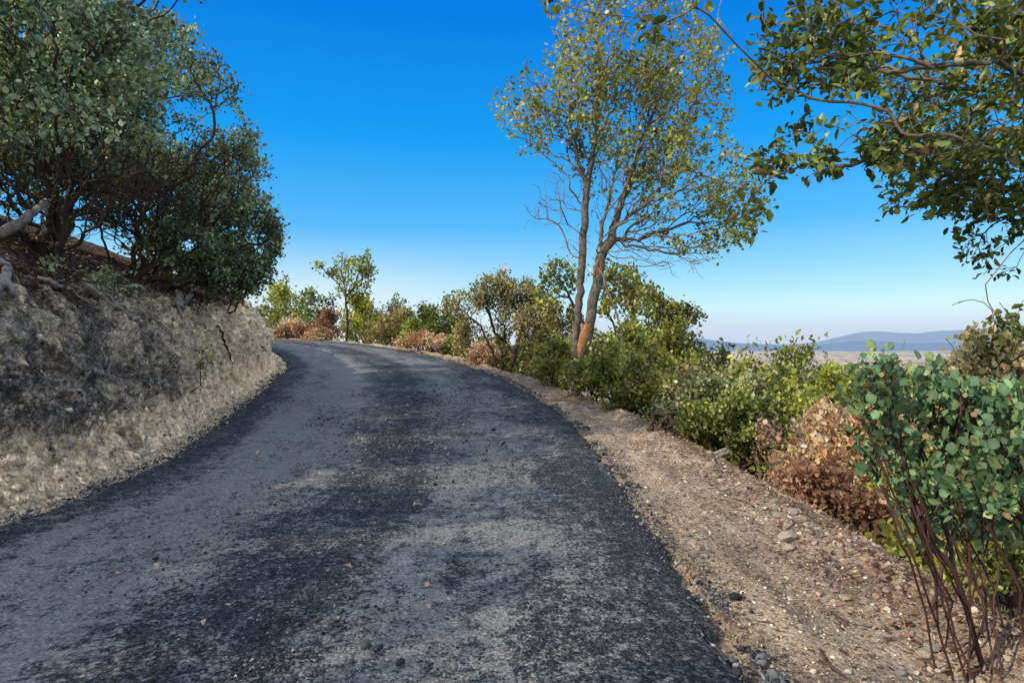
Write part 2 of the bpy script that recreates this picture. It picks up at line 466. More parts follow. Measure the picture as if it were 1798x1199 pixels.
dark = 0.95 * np.interp(hh, [0, 0.25, .8, 1.7, 2.5], [.0, .05, .80, .70, .25]) * np.interp(s, [-2, 9, 13, 30], [1.05, .9, .15, .1])
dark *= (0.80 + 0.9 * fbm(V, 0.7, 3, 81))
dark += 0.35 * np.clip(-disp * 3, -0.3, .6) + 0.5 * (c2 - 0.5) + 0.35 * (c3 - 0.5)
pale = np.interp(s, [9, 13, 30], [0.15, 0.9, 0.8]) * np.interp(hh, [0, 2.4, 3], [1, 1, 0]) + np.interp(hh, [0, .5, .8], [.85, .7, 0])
litter = np.interp(hh + 0.55 * fbm(V, 1.2, 4, 91), [1.75, 2.9], [0, 1])
V_BANK, F_BANK = V.copy(), F
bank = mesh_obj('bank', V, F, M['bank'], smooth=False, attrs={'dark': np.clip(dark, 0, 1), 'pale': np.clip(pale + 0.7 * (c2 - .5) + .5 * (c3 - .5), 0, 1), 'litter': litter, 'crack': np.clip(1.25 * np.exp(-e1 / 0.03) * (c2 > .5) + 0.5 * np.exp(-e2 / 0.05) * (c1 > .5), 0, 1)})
tag(bank, 'steep cut earth bank with leaf littered slope above the road', 'bank', kind='structure')

# right slope falling to the valley
ss = np.concatenate([np.arange(-28, 30, 0.5), np.arange(30, 108, 1.0)])
tt = np.concatenate([[-0.2], np.linspace(0.2, 6, 26), np.geomspace(6.5, 330, 40)])
Sg, Tf = np.meshgrid(ss, tt, indexing='ij'); s = Sg.ravel()
t = Tf.ravel() + shoulder_w(s)
x, y, z, nx, ny = path(s)
px_, py_ = x + t * nx, y + t * ny
q = np.stack([px_, py_, np.zeros_like(px_)], 1)
tw = t - shoulder_w(s)
zz = z * np.interp(tw, [0, 100], [1, 0]) + np.interp(tw, _rt, _rz) - 0.05 + 0.10 * np.clip(tw, 0, 1) * fbm(q, 1.2, 4, 33) + np.clip(tw / 40, 0, 1) * 6 * fbm(q, 0.02, 3, 35)
a, b = len(ss), len(tt); idx = np.arange(a * b).reshape(a, b)
F = np.stack([idx[:-1, :-1].ravel(), idx[:-1, 1:].ravel(), idx[1:, 1:].ravel(), idx[1:, :-1].ravel()], 1)
sl = mesh_obj('ground', np.stack([px_, py_, zz], 1), F, M['slope'], smooth=True)
tag(sl, 'brushy ground falling away from the road to the valley', 'ground', kind='structure')

# ------------------------------------------------------------------ valley floor and far mountains, with haze painted in as a glow
def far_material(name, cols, scale, haze, h0, h1, y0, y1):
    k = NT(name)
    p = k.pos()
    mp = k.n('ShaderNodeMapping', i_Vector=p, i_Scale=(1, 0.55, 1)).outputs[0]
    n = k.noise(mp, scale, 6, 0.65); n2 = k.noise(mp, scale * 4.3, 4, 0.7)
    c = k.mix(k.ramp(n, [(0.40, 0), (0.60, 1)]), cols[0], cols[1])
    c = k.mix(k.ramp(n2, [(0.50, 0), (0.57, 0.85)]), c, cols[2])
    b = k.bsdf(c, 1.0, 0.0)
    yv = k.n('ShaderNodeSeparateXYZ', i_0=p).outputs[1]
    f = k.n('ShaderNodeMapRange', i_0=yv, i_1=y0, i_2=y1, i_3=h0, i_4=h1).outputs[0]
    e = k.n('ShaderNodeEmission', i_Color=(*haze, 1), i_Strength=1.0).outputs[0]  # haze put into the surface as emission, stronger with distance
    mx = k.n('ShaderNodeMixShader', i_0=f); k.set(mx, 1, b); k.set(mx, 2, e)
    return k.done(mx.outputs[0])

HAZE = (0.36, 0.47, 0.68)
rr = np.concatenate([[0], np.geomspace(150, 14000, 90)])
an = np.linspace(0, 2 * math.pi, 181)
Rg, Ag = np.meshgrid(rr, an, indexing='ij')
V = np.stack([(Rg * np.sin(Ag)).ravel(), (Rg * np.cos(Ag)).ravel(), np.full(Rg.size, -120.0)], 1)
V[:, 2] += 14 * fbm(V * np.array([1, 1, 0]), 0.0016, 3, 5) * np.clip(Rg.ravel() / 1500, 0, 1)
idx = np.arange(Rg.size).reshape(Rg.shape)
F = np.stack([idx[:-1, :-1].ravel(), idx[1:, :-1].ravel(), idx[1:, 1:].ravel(), idx[:-1, 1:].ravel()], 1)
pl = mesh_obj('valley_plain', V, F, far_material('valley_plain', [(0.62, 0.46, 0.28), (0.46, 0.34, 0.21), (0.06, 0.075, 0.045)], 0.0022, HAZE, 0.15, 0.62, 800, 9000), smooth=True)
tag(pl, 'hazy tan valley plain far below the road', 'plain', kind='structure')

def ridge(name, label, prof, dist, hz, seed, cols):
    """prof: list of (pixel x, pixel y of crest); built as a real ridge at 'dist'"""
    pxs = np.array([p[0] for p in prof], float); pys = np.array([p[1] for p in prof], float)
    u = np.linspace(pxs[0], pxs[-1], 260)
    crest = CAMZ - (np.interp(u, pxs, pys) - 599.5) / FPX * dist
    crest = np.convolve(np.pad(crest, 6, mode='edge'), np.ones(13) / 13, 'valid')
    xs = (u - 899) / FPX * dist
    v = np.linspace(0, 1, 30)
    U, Vv = np.meshgrid(np.arange(len(u)), v, indexing='ij')
    X = xs[U].ravel(); Yy = dist + (Vv.ravel() - 0.5) * dist * 0.25
    base = -122.0
    shape = 1 - np.abs(Vv.ravel() * 2 - 1) ** 1.3
    P = np.stack([X, Yy, 0 * X], 1)
    Zz = base + (crest[U].ravel() - base) * shape
    amp = (crest[U].ravel() - base)
    Zz += amp * 0.26 * fbm(P, 14.0 / dist, 5, seed) * shape ** 0.5
    ix = np.arange(U.size).reshape(U.shape)
    F = np.stack([ix[:-1, :-1].ravel(), ix[1:, :-1].ravel(), ix[1:, 1:].ravel(), ix[:-1, 1:].ravel()], 1)
    o = mesh_obj(name, np.stack([X, Yy, Zz], 1), F, far_material(name, cols, 0.0012, hz, 0.80, 0.86, dist * .8, dist * 1.1), smooth=True)
    return tag(o, label, 'mountains', kind='structure')
mc = [(0.06, 0.08, 0.05), (0.10, 0.10, 0.06), (0.05, 0.06, 0.05)]
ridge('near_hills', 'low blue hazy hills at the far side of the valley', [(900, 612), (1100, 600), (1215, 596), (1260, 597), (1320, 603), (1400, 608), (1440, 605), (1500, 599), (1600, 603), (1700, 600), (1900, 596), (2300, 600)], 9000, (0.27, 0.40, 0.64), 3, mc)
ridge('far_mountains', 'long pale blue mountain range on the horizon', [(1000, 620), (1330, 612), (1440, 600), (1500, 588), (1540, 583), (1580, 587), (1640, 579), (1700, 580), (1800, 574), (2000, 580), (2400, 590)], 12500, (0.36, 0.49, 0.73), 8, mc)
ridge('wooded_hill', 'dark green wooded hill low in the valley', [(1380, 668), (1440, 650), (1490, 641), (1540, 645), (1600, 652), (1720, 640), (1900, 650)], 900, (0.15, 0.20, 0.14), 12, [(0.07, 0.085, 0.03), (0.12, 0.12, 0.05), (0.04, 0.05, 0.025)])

# ------------------------------------------------------------------ plants
LEAF = {}
def _mk(half):
    """leaf outline from right-half points [(x,y,z)...] between base and tip, with midrib"""
    return half
def leaf_detailed(wd, fold, curl):   # midrib points come first
    V = [(0, 0, 0), (0, .38, -fold * .2), (0, .72, -fold * .2 - curl * .4), (0, 1, -curl)]
    Lp = [(-.62 * wd, .2, fold * .7), (-1.0 * wd, .5, fold), (-.66 * wd, .82, fold * .6 - curl * .6)]
    V += Lp + [(-a, b, c) for a, b, c in Lp]
    T = [(0, 1, 4), (4, 1, 5), (1, 2, 5), (5, 2, 6), (2, 3, 6), (0, 7, 1), (7, 8, 1), (1, 8, 2), (8, 9, 2), (2, 9, 3)]
    return np.array(V, float), np.array(T)
LEAF['round'] = leaf_detailed(0.46, 0.07, 0.05)
LEAF['oak'] = leaf_detailed(0.25, 0.10, 0.14)
hexv = np.array([(0, 0, 0), (.34, .25, .04), (.36, .65, .05), (0, 1, -.08), (-.36, .65, .05), (-.34, .25, .04)], float)
LEAF['hex'] = (hexv, np.array([[0, 1, 2, 3, 4, 5]]))
LEAF['diamond'] = (np.array([(0, 0, 0), (.30, .5, .05), (0, 1, -.05), (-.30, .5, .05)], float), np.array([[0, 1, 2, 3]]))
LEAF['needle'] = (np.array([(-.03, 0, 0), (.03, 0, 0), (.015, 1, 0), (-.015, 1, 0)], float), np.array([[0, 1, 2, 3]]))

def leaves_mesh(name, parent, P, A, Nn, size, cols, kind, mat):
    T, Fq = LEAF[kind]
    A = unit(A); X = unit(np.cross(A, Nn)); Nn = np.cross(X, A)
    n, k = len(P), len(T)
    sz = size[:, None, None]
    V = P[:, None, :] + sz * (T[None, :, 0:1] * X[:, None, :] + T[None, :, 1:2] * A[:, None, :] + T[None, :, 2:3] * Nn[:, None, :])
    F = (Fq[None, :, :] + (np.arange(n) * k)[:, None, None]).reshape(-1, Fq.shape[1])
    if kind in ('round', 'oak'):                          # vary the curl of each leaf and lighten its midrib
        bend = RNG.normal(0.0, 0.16, (n, 1, 1)) * (T[None, :, 1:2] ** 2) + RNG.normal(0, 0.25, (n, 1, 1)) * T[None, :, 0:1] * T[None, :, 1:2]
        V = V + sz * bend * Nn[:, None, :]
    cv = np.repeat(cols, k, axis=0).reshape(n, k, 3)
    if kind in ('round', 'oak'):
        cv[:, :4] *= 1.35; cv[:, 4:] *= RNG.uniform(.8, 1.1, (n, k - 4, 1))
    return mesh_obj(name, V.reshape(-1, 3), F, mat, parent, cols=cv.reshape(-1, 3).clip(0, .85))

def subdiv(pts, step):
    pts = np.asarray(pts, float); out = [pts[0]]
    # catmull-rom
    P = np.vstack([2 * pts[0] - pts[1], pts, 2 * pts[-1] - pts[-2]])
    for i in range(1, len(P) - 2):
        L = np.linalg.norm(P[i + 1] - P[i]); n = max(1, int(L / step))
        for j in range(1, n + 1):
            u = j / n
            out.append(0.5 * (2 * P[i] + (P[i + 1] - P[i - 1]) * u + (2 * P[i - 1] - 5 * P[i] + 4 * P[i + 1] - P[i + 2]) * u * u
                              + (3 * P[i] - P[i - 1] - 3 * P[i + 1] + P[i + 2]) * u ** 3))
    return np.array(out)

class Skel:
    """branch skeleton: given limbs, then a balanced spanning tree out to the attractor points"""
    def __init__(self):
        self.P = []; self.par = []; self.fix = []
    def limb(self, pts, step=0.15, wob=0.02, attach=True):
        q = subdiv(pts, step)
        if wob:
            q[1:-1] += RNG.normal(0, wob, (len(q) - 2, 3)) if len(q) > 2 else 0
        last = -1
        start = 0
        if attach and self.P:
            d = np.linalg.norm(np.array(self.P) - q[0], axis=1); last = int(np.argmin(d))
            if d[last] < 1e-3: start = 1
        for p in q[start:]:
            self.P.append(p); self.par.append(last); last = len(self.P) - 1
        return last
    def grow(self, A, bf=0.35, jit=0.02):
        P = np.array(self.P); n0 = len(P)
        par = list(self.par)
        path = np.zeros(n0)
        for i in range(n0):
            if par[i] >= 0: path[i] = path[par[i]] + np.linalg.norm(P[i] - P[par[i]])
        m = len(A)
        best = np.full(m, 1e9); bi = np.zeros(m, int)
        for i in range(n0):
            c = np.linalg.norm(A - P[i], axis=1) + bf * path[i]
            u = c < best; best[u] = c[u]; bi[u] = i
        done = np.zeros(m, bool)
        allP = [p for p in P]; att = [-1] * n0
        for _ in range(m):
            j = int(np.argmin(np.where(done, 1e9, best)))
            done[j] = True
            pj = path[bi[j]] + np.linalg.norm(A[j] - allP[bi[j]])
            allP.append(A[j]); att.append(j); par.append(int(bi[j])); path = np.append(path, pj)
            c = np.linalg.norm(A - A[j], axis=1) + bf * pj
            u = (c < best) & ~done; best[u] = c[u]; bi[u] = len(allP) - 1
        # split long edges so the twigs bend
        P = np.array(allP); par = np.array(par)
        self.P = P; self.par = par; self.n0 = n0
        L = np.linalg.norm(P - P[np.maximum(par, 0)], axis=1); L[par < 0] = 0
        el = L[n0:]
        if len(el):
            big = np.where(L > max(0.12, np.median(el) * 0.9))[0]
            big = big[big >= n0]
            newP = []; newpar = []
            for c in big:
                mid = (P[c] + P[par[c]]) / 2 + RNG.normal(0, 1, 3) * L[c] * 0.09
                newP.append(mid); newpar.append(par[c]); par[c] = len(P) + len(newP) - 1
            if newP:
                self.P = np.vstack([P, np.array(newP)]); self.par = np.concatenate([par, newpar])
        self.att = np.array(att + [-1] * (len(self.P) - len(att)))      # which attractor a node came from
        self.order()
        return self
    def order(self):
        n = len(self.P); par = np.asarray(self.par); self.par = par
        kids = [[] for _ in range(n)]
        roots = []
        for i, p in enumerate(par):
            (kids[p] if p >= 0 else roots).append(i)
        o = []; st = list(roots)
        while st:
            i = st.pop(); o.append(i); st.extend(kids[i])
        self.ord = o; self.kids = kids
        tips = np.zeros(n)
        for i in reversed(o):
            if not kids[i]: tips[i] = 1
            if par[i] >= 0: tips[par[i]] += tips[i]
        self.tips = tips
    def smooth(self, k=2, keep=0.5):
        P = np.array(self.P)
        for _ in range(k):
            Q = P.copy()
            for i in self.ord:
                p = self.par[i]
                if p < 0 or not self.kids[i] or i < getattr(self, 'n0', 0): continue
                c = max(self.kids[i], key=lambda j: self.tips[j])
                Q[i] = keep * P[i] + (1 - keep) * 0.5 * (P[p] + P[c])
            P = Q
        self.P = P
        return self
    def radii(self, r0, rtip, e=None):
        mx = self.tips.max()
        e = math.log(r0 / rtip) / math.log(max(mx, 2)) if e is None else e
        self.r = rtip * self.tips ** e
        # taper along limbs that carry few twigs
        return self
    def mesh(self, name, parent, mat, origin, sides=5, maxr=None, rmin=None, rmax=None):
        P = np.array(self.P) - origin; par = self.par; r = self.r; n = len(P)
        has = par >= 0
        main = np.full(n, -1)
        for i in range(n):
            if self.kids[i]: main[i] = max(self.kids[i], key=lambda j: self.tips[j])
        T = np.zeros((n, 3))
        T[has] = P[has] - P[par[has]]
        for i in range(n):
            if main[i] >= 0: T[i] = unit(T[i]) + unit(P[main[i]] - P[i])
        T = unit(T + 1e-6)
        ref = np.where(np.abs(T[:, 2:3]) > 0.75, np.array([[1.0, 0.2, 0]]), np.array([[0.1, 0.1, 1.0]]))
        ref[:] = np.array([0.83, 0.31, 0.12])
        U = unit(np.cross(T, ref)); Vv = np.cross(T, U)
        an = np.arange(sides) / sides * 2 * math.pi
        circ = np.cos(an)[None, :, None] * U[:, None, :] + np.sin(an)[None, :, None] * Vv[:, None, :]
        ringA = P[:, None, :] + r[:, None, None] * circ                # node rings
        pp = np.maximum(par, 0)
        rs = np.minimum(r * 1.15, r[pp])
        ringB = P[pp][:, None, :] + rs[:, None, None] * circ           # side-branch start rings
        allV = np.concatenate([ringA.reshape(-1, 3), ringB.reshape(-1, 3)])
        ch = np.where(has)[0]
        if rmin is not None: ch = ch[r[ch] >= rmin]
        if rmax is not None: ch = ch[r[ch] < rmax]
        if len(ch) == 0: return None
        ismain = main[par[ch]] == ch
        st = np.where(ismain, par[ch] * sides, n * sides + ch * sides)
        en = ch * sides
        F = []
        for j in range(sides):
            j2 = (j + 1) % sides
            F.append(np.stack([st + j, st + j2, en + j2, en + j], 1))
        F = np.concatenate(F)
        used = np.unique(F); remap = np.zeros(len(allV), int); remap[used] = np.arange(len(used))
        return mesh_obj(name, allV[used], remap[F], mat, parent, smooth=True)

def ell_points(ells, n, shell=0.45, seed=None, gap=0.0, gscale=0.9):
    """random points in a union of ellipsoids [(centre, radii, weight)]"""
    w = np.array([e[2] if len(e) > 2 else np.prod(e[1]) for e in ells], float); w /= w.sum()
    sd = int(RNG.integers(1000))
    m = int(n * (1 + 2.2 * gap)) + 8
    k = RNG.choice(len(ells), size=m, p=w)
    d = unit(RNG.normal(size=(m, 3)))
    rad = RNG.random(m) ** (1 / 3.0)
    rad = rad * (1 - shell) + shell * (RNG.random(m) ** 0.12)
    C = np.array([e[0] for e in ells])[k]; Rr = np.array([e[1] for e in ells])[k]
    p = C + d * Rr * rad[:, None] * (1 + 0.30 * vnoise(C + d * 2.6, sd)[:, None])
    if gap > 0:                                             # drop the points where a noise field is lowest: holes in the crown
        g = fbm(p, gscale, 2, sd + 3)
        keep_ = np.sort(np.argsort(-g)[:n]); p = p[keep_]
    return p[:n]

FOL = 1.75
def palette_cols(P, pal, scale=1.5, rnd=0.5, seed=0, val=0.25):
    pal = np.array(pal, float) * FOL
    f = 0.5 + 0.9 * (1 - rnd) * fbm(P, scale, 2, seed) + rnd * (RNG.random(len(P)) - 0.5) * 1.3
    f = np.clip(f, 0, 0.9999) * (len(pal) - 1)
    clump = np.exp(1.25 * fbm(P, scale * 1.9, 3, seed + 40))[:, None]
    i = f.astype(int); u = (f - i)[:, None]
    i2 = np.minimum(i + 1, len(pal) - 1)
    c = pal[i] * (1 - u) + pal[i2] * u
    if pal[1][1] > pal[1][0] * 0.95:                        # a few dead leaves among the green ones
        dead = RNG.random(len(P)) < 0.035; c = c.copy(); c[dead] = np.array([0.34, 0.22, 0.11])
    return np.clip(c * clump * (1 + val * RNG.normal(size=(len(P), 1))).clip(0.35, 1.8), 0.003, 0.78)

def leaf_scatter(sk, nodes, per, spread, size, svar=0.3, up=0.5, flat=0.5, out_dir=None):
    n = len(nodes)
    idx = np.repeat(nodes, per)
    par = np.maximum(sk.par[idx], 0)
    base = sk.P[idx]; d = unit(sk.P[idx] - sk.P[par] + 1e-6)
    u = RNG.random(len(idx))[:, None]
    P = base - (base - sk.P[par]) * u * 0.55 + RNG.normal(size=(len(idx), 3)) * spread
    rnd = unit(RNG.normal(size=(len(idx), 3)))
    A = unit(d * 0.6 + rnd * 0.9 + np.array([0, 0, up]))
    Nn = unit(np.array([0, 0, flat]) + unit(RNG.normal(size=(len(idx), 3))) * 0.9)
    sz = size * np.exp(RNG.normal(size=len(idx)) * svar).clip(0.5, 1.7)
    return P, A, Nn, sz

# palettes (leaf colours, brightened further by FOL)
GREY = [(0.035, 0.055, 0.034), (0.085, 0.13, 0.085), (0.18, 0.25, 0.175), (0.32, 0.34, 0.14)]
GREYD = [(0.026, 0.043, 0.024), (0.068, 0.105, 0.062), (0.15, 0.215, 0.145), (0.29, 0.295, 0.11)]
OAKY = [(0.05, 0.07, 0.018), (0.10, 0.12, 0.028), (0.17, 0.18, 0.042), (0.26, 0.24, 0.08)]
OAKD = [(0.035, 0.052, 0.014), (0.07, 0.095, 0.022), (0.12, 0.145, 0.032), (0.20, 0.20, 0.055)]
YGRN = [(0.07, 0.10, 0.02), (0.13, 0.155, 0.03), (0.20, 0.22, 0.045), (0.27, 0.27, 0.08)]
MGRN = [(0.06, 0.08, 0.02), (0.12, 0.15, 0.034), (0.19, 0.21, 0.048), (0.27, 0.27, 0.08)]
BROWN = [(0.16, 0.085, 0.05), (0.36, 0.215, 0.125), (0.48, 0.32, 0.20), (0.54, 0.40, 0.27)]
REDBR = [(0.07, 0.035, 0.025), (0.14, 0.075, 0.05), (0.22, 0.13, 0.085), (0.31, 0.20, 0.13)]
CREAM = [(0.10, 0.105, 0.045), (0.21, 0.20, 0.09), (0.34, 0.31, 0.16), (0.24, 0.17, 0.09)]
OLIVE = [(0.07, 0.065, 0.03), (0.13, 0.12, 0.05), (0.20, 0.18, 0.075), (0.26, 0.20, 0.09)]
BLUEG = [(0.06, 0.09, 0.075), (0.10, 0.14, 0.11), (0.14, 0.18, 0.13)]

def plant(name, label, cat, base, limbs, ells, n=500, leaf='hex', per=6, spread=0.05, size=0.05, pal=MGRN, lmat='leaf_matte',
          bark='bark_dark', r0=0.05, rtip=0.003, bf=0.35, shell=0.45, gap=0.0, gscale=0.9, group=None, up=0.5, flat=0.5, tipmax=3,
          leafy=None, bare=0, bare_ells=None, sides=5, rnd=0.5, stem_name='trunk', leaf_name='crown', pscale=1.5, val=0.22, sm=2, svar=0.4, wob=0.02):
    base = np.asarray(base, float)
    root = empty(name, tuple(base), label, cat, group)
    sk = Skel()
    for l in limbs:
        sk.limb(l, wob=wob)
    A = ell_points(ells, n, shell, gap=gap, gscale=gscale)
    if bare:
        B = ell_points(bare_ells or ells, bare, 0.2)
        A = np.concatenate([A, B])
    nl = len(sk.P)
    sk.grow(A, bf).smooth(sm).radii(r0, rtip)
    sk.mesh(stem_name, root, M[bark], base, sides)
    ids = np.arange(len(sk.P))
    ok = (sk.tips <= tipmax) & (ids >= nl)
    if bare:
        ok &= (sk.att >= 0) & (sk.att < n)
    if leafy is not None:
        ok &= leafy(sk.P)
    nodes = ids[ok]
    if len(nodes):
        P, Aa, Nn, sz = leaf_scatter(sk, nodes, per, spread, size, svar=svar, up=up, flat=flat)
        cols = palette_cols(P, pal, pscale, rnd, int(RNG.integers(999)), val)
        leaves_mesh(leaf_name, root, P - base, Aa, Nn, sz, cols, leaf, M[lmat])
    return root, sk

def bush(name, label, px, d, w, h, pal, dep=None, n=320, per=9, size=0.06, lmat='leaf_matte', bark='bark_dark', cat='bush', nst=5,
         r0=0.05, group=None, gap=0.24, lift=0.25, shell=0.25, leaf='hex', top=None, dx=0, x=None, dz=0.0, lean=(0, 0), spread=None, **kw):
    """a many-stemmed bush: w wide, h tall, standing on the ground at photo column px and depth d"""
    b = on_ground(px, d)
    b[2] += dz
    dep = dep or w * 0.8
    if top is not None:
        h = CAMZ - (top - 599.5) / FPX * d - b[2]
    ells = []
    for i in range(7):
        a = i / 7 * 2 * math.pi + random.random()
        q = random.uniform(0.35, 0.85)
        f = random.uniform(0.18, 0.30)
        zc = lift + (1 - lift) * random.uniform(0.25, 0.78) * (1.05 - 0.35 * q)
        ells.append((b + np.array([math.cos(a) * w * 0.5 * q + lean[0] * h * zc, math.sin(a) * dep * 0.5 * q + lean[1] * h * zc, h * zc]), (w * f, dep * f, h * (1 - lift) * random.uniform(0.16, 0.32))))
    for i in range(7):                                     # stray shoots
        a = random.random() * 6.28; q = random.uniform(0.1, 0.75)
        zc = lift + (1 - lift) * random.uniform(0.68, 0.86) * (1.05 - 0.22 * q)
        ells.append((b + np.array([math.cos(a) * w * 0.5 * q + lean[0] * h * zc, math.sin(a) * dep * 0.5 * q, h * zc]), (w * 0.09, dep * 0.09, h * (1 - lift) * 0.2), np.prod((w * .16, dep * .16, h * (1 - lift) * .25))))
    limbs = []
    for i in range(nst):
        a = i / nst * 2 * math.pi + random.random() * 0.8
        o = b + np.array([math.cos(a), math.sin(a), 0]) * 0.06 * w
        m = b + np.array([math.cos(a) * w * 0.12 + lean[0] * h * .2, math.sin(a) * dep * 0.12 + lean[1] * h * .2, h * lift * 0.7])
        e = b + np.array([math.cos(a) * w * 0.25 + lean[0] * h * .5, math.sin(a) * dep * 0.25 + lean[1] * h * .5, h * (lift + 0.22)])
        limbs.append([o, m, e])
    sp = spread if spread is not None else size * 1.25
    kw.setdefault('bare', n // 5)
    kw.setdefault('bare_ells', [(b + np.array([0, 0, h * .5]), (w * .52, dep * .52, h * .5))])
    return plant(name, label, cat, b, limbs, ells, n=n, per=per, size=size, pal=pal, lmat=lmat, bark=bark, r0=r0, gap=gap, shell=shell,
                 group=group, leaf=leaf, spread=sp, wob=0.03, leaf_name='foliage', stem_name='stems', **kw)
SUN_E, SUN_X, SUN_Y, SUN_STRENGTH = 31, -0.88, -0.42, 5.0
def SKYNODES(nt, sky, bg, Sd):
    """colour grade of the Nishita sky: deep blue overhead, smoky lilac at the horizon, bright towards the low sun, with brightness added overhead and behind the camera"""
    L = nt.links.new
    def N(t, **kw):
        n = nt.nodes.new(t)
        for k_, v in kw.items(): setattr(n, k_, v)
        return n
    def mth(op, a, b=0.0, clamp=False):
        n = N('ShaderNodeMath', operation=op, use_clamp=clamp)
        for i, v in enumerate((a, b)):
            if isinstance(v, bpy.types.NodeSocket): L(v, n.inputs[i])
            else: n.inputs[i].default_value = v
        return n.outputs[0]
    def rng(v, a, b, c=0.0, d=1.0):
        n = N('ShaderNodeMapRange', interpolation_type='SMOOTHSTEP'); L(v, n.inputs[0])
        for i, q in enumerate((a, b, c, d)): n.inputs[i + 1].default_value = q
        return n.outputs[0]
    def mix(f, a, b):
        n = N('ShaderNodeMix', data_type='RGBA')
        for i, v in ((0, f), (6, a), (7, b)):
            if isinstance(v, bpy.types.NodeSocket): L(v, n.inputs[i])
            else: n.inputs[i].default_value = v if isinstance(v, (int, float)) else (*v, 1)
        return n.outputs[2]
    tc = N('ShaderNodeTexCoord'); sx = N('ShaderNodeSeparateXYZ'); L(tc.outputs['Generated'], sx.inputs[0])
    X, Y, Z = sx.outputs
    st = 0.12
    sc = N('ShaderNodeSeparateColor'); L(sky.outputs[0], sc.inputs[0])
    r, g, b = [mth('MULTIPLY', c, st) for c in sc.outputs[:3]]
    r = mth('MINIMUM', mth('MULTIPLY', mth('POWER', r, 3.1), 3.0), 2.2)
    g = mth('MINIMUM', mth('MULTIPLY', mth('POWER', g, 1.75), 2.1), 2.0)
    b = mth('MINIMUM', mth('MULTIPLY', mth('POWER', b, 1.15), 2.05), 2.0)
    cc = N('ShaderNodeCombineColor'); L(r, cc.inputs[0]); L(g, cc.inputs[1]); L(b, cc.inputs[2])
    col = cc.outputs[0]
    # grade by elevation: pale near the horizon, deep blue overhead
    rp = N('ShaderNodeValToRGB'); L(Z, rp.inputs[0]); cr = rp.color_ramp
    stops = [(0.0, (0.70, 0.90, 0.98)), (0.06, (0.56, 0.84, 0.98)), (0.108, (0.34, 0.69, 0.96)), (0.178, (0.105, 0.51, 0.96)), (0.30, (0.012, 0.365, 0.93)), (0.46, (0.002, 0.225, 0.80))]
    while len(cr.elements) < len(stops): cr.elements.new(0.5)
    for e, (p_, c_) in zip(cr.elements, stops): e.position = p_; e.color = (*c_, 1)
    sunny = rng(X, -0.3, -0.8)
    col = mix(mth('SUBTRACT', 0.90, mth('MULTIPLY', sunny, 0.4)), col, rp.outputs[0])
    leftw = rng(X, 0.25, -0.45)
    low = mix(leftw, (0.60, 0.70, 0.86), (0.88, 0.96, 0.98))
    col = mix(rng(Z, 0.06, 0.004), col, low)
    glow = mth('MULTIPLY', mth('MULTIPLY', rng(X, 0.12, -0.30), rng(Z, 0.17, 0.02)), 0.6)
    col = mix(glow, col, (0.94, 0.975, 1.0))
    # brightness added to the unseen sky overhead and behind the camera, lifting the shade
    sky_lift = mth('MAXIMUM', rng(Z, 0.50, 0.85), rng(Y, 0.05, -0.6))
    col = mix(mth('MULTIPLY', sky_lift, 0.9), col, (1.22, 1.29, 1.40))
    dt = mth('DIVIDE', 1.0, st)
    sc2 = N('ShaderNodeVectorMath', operation='SCALE'); L(col, sc2.inputs[0]); L(dt, sc2.inputs['Scale'])
    L(sc2.outputs[0], bg.inputs[0]); bg.inputs[1].default_value = st
# ------------------------------------------------------------------ big manzanitas on the hillside
from mathutils.bvhtree import BVHTree
bank_bvh = BVHTree.FromPolygons([tuple(v) for v in V_BANK], [tuple(int(i) for i in f) for f in F_BANK])
sh_bvh = BVHTree.FromPolygons([tuple(v) for v in V_SH], [tuple(int(i) for i in f) for f in F_SH])
def sh_z(x, y):
    h = sh_bvh.ray_cast(Vector((x, y, 40)), Vector((0, 0, -1)))
    return h[0].z if h[0] is not None else ground_z(x, y)
def bank_z(x, y, default=None):
    h = bank_bvh.ray_cast(Vector((x, y, 40)), Vector((0, 0, -1)))
    return h[0].z if h[0] is not None else (ground_z(x, y) if default is None else default)
def on_bank(px, d, dz=-0.06):
    x = (px - 899.0) / FPX * d
    return np.array([x, d, bank_z(x, d) + dz])

def radial_limbs(b, targets, mid=0.45, sag=0.15, wob=0.25):
    L = []
    for tg in targets:
        tg = np.asarray(tg, float)
        m = b + (tg - b) * mid + np.array([0, 0, -sag]) + RNG.normal(0, wob * 0.5, 3)
        m2 = b + (tg - b) * (mid + 0.3) + RNG.normal(0, wob * 0.6, 3)
        L.append([b, b + (m - b) * 0.4 + RNG.normal(0, wob * .3, 3), m, m2, tg])
    return L

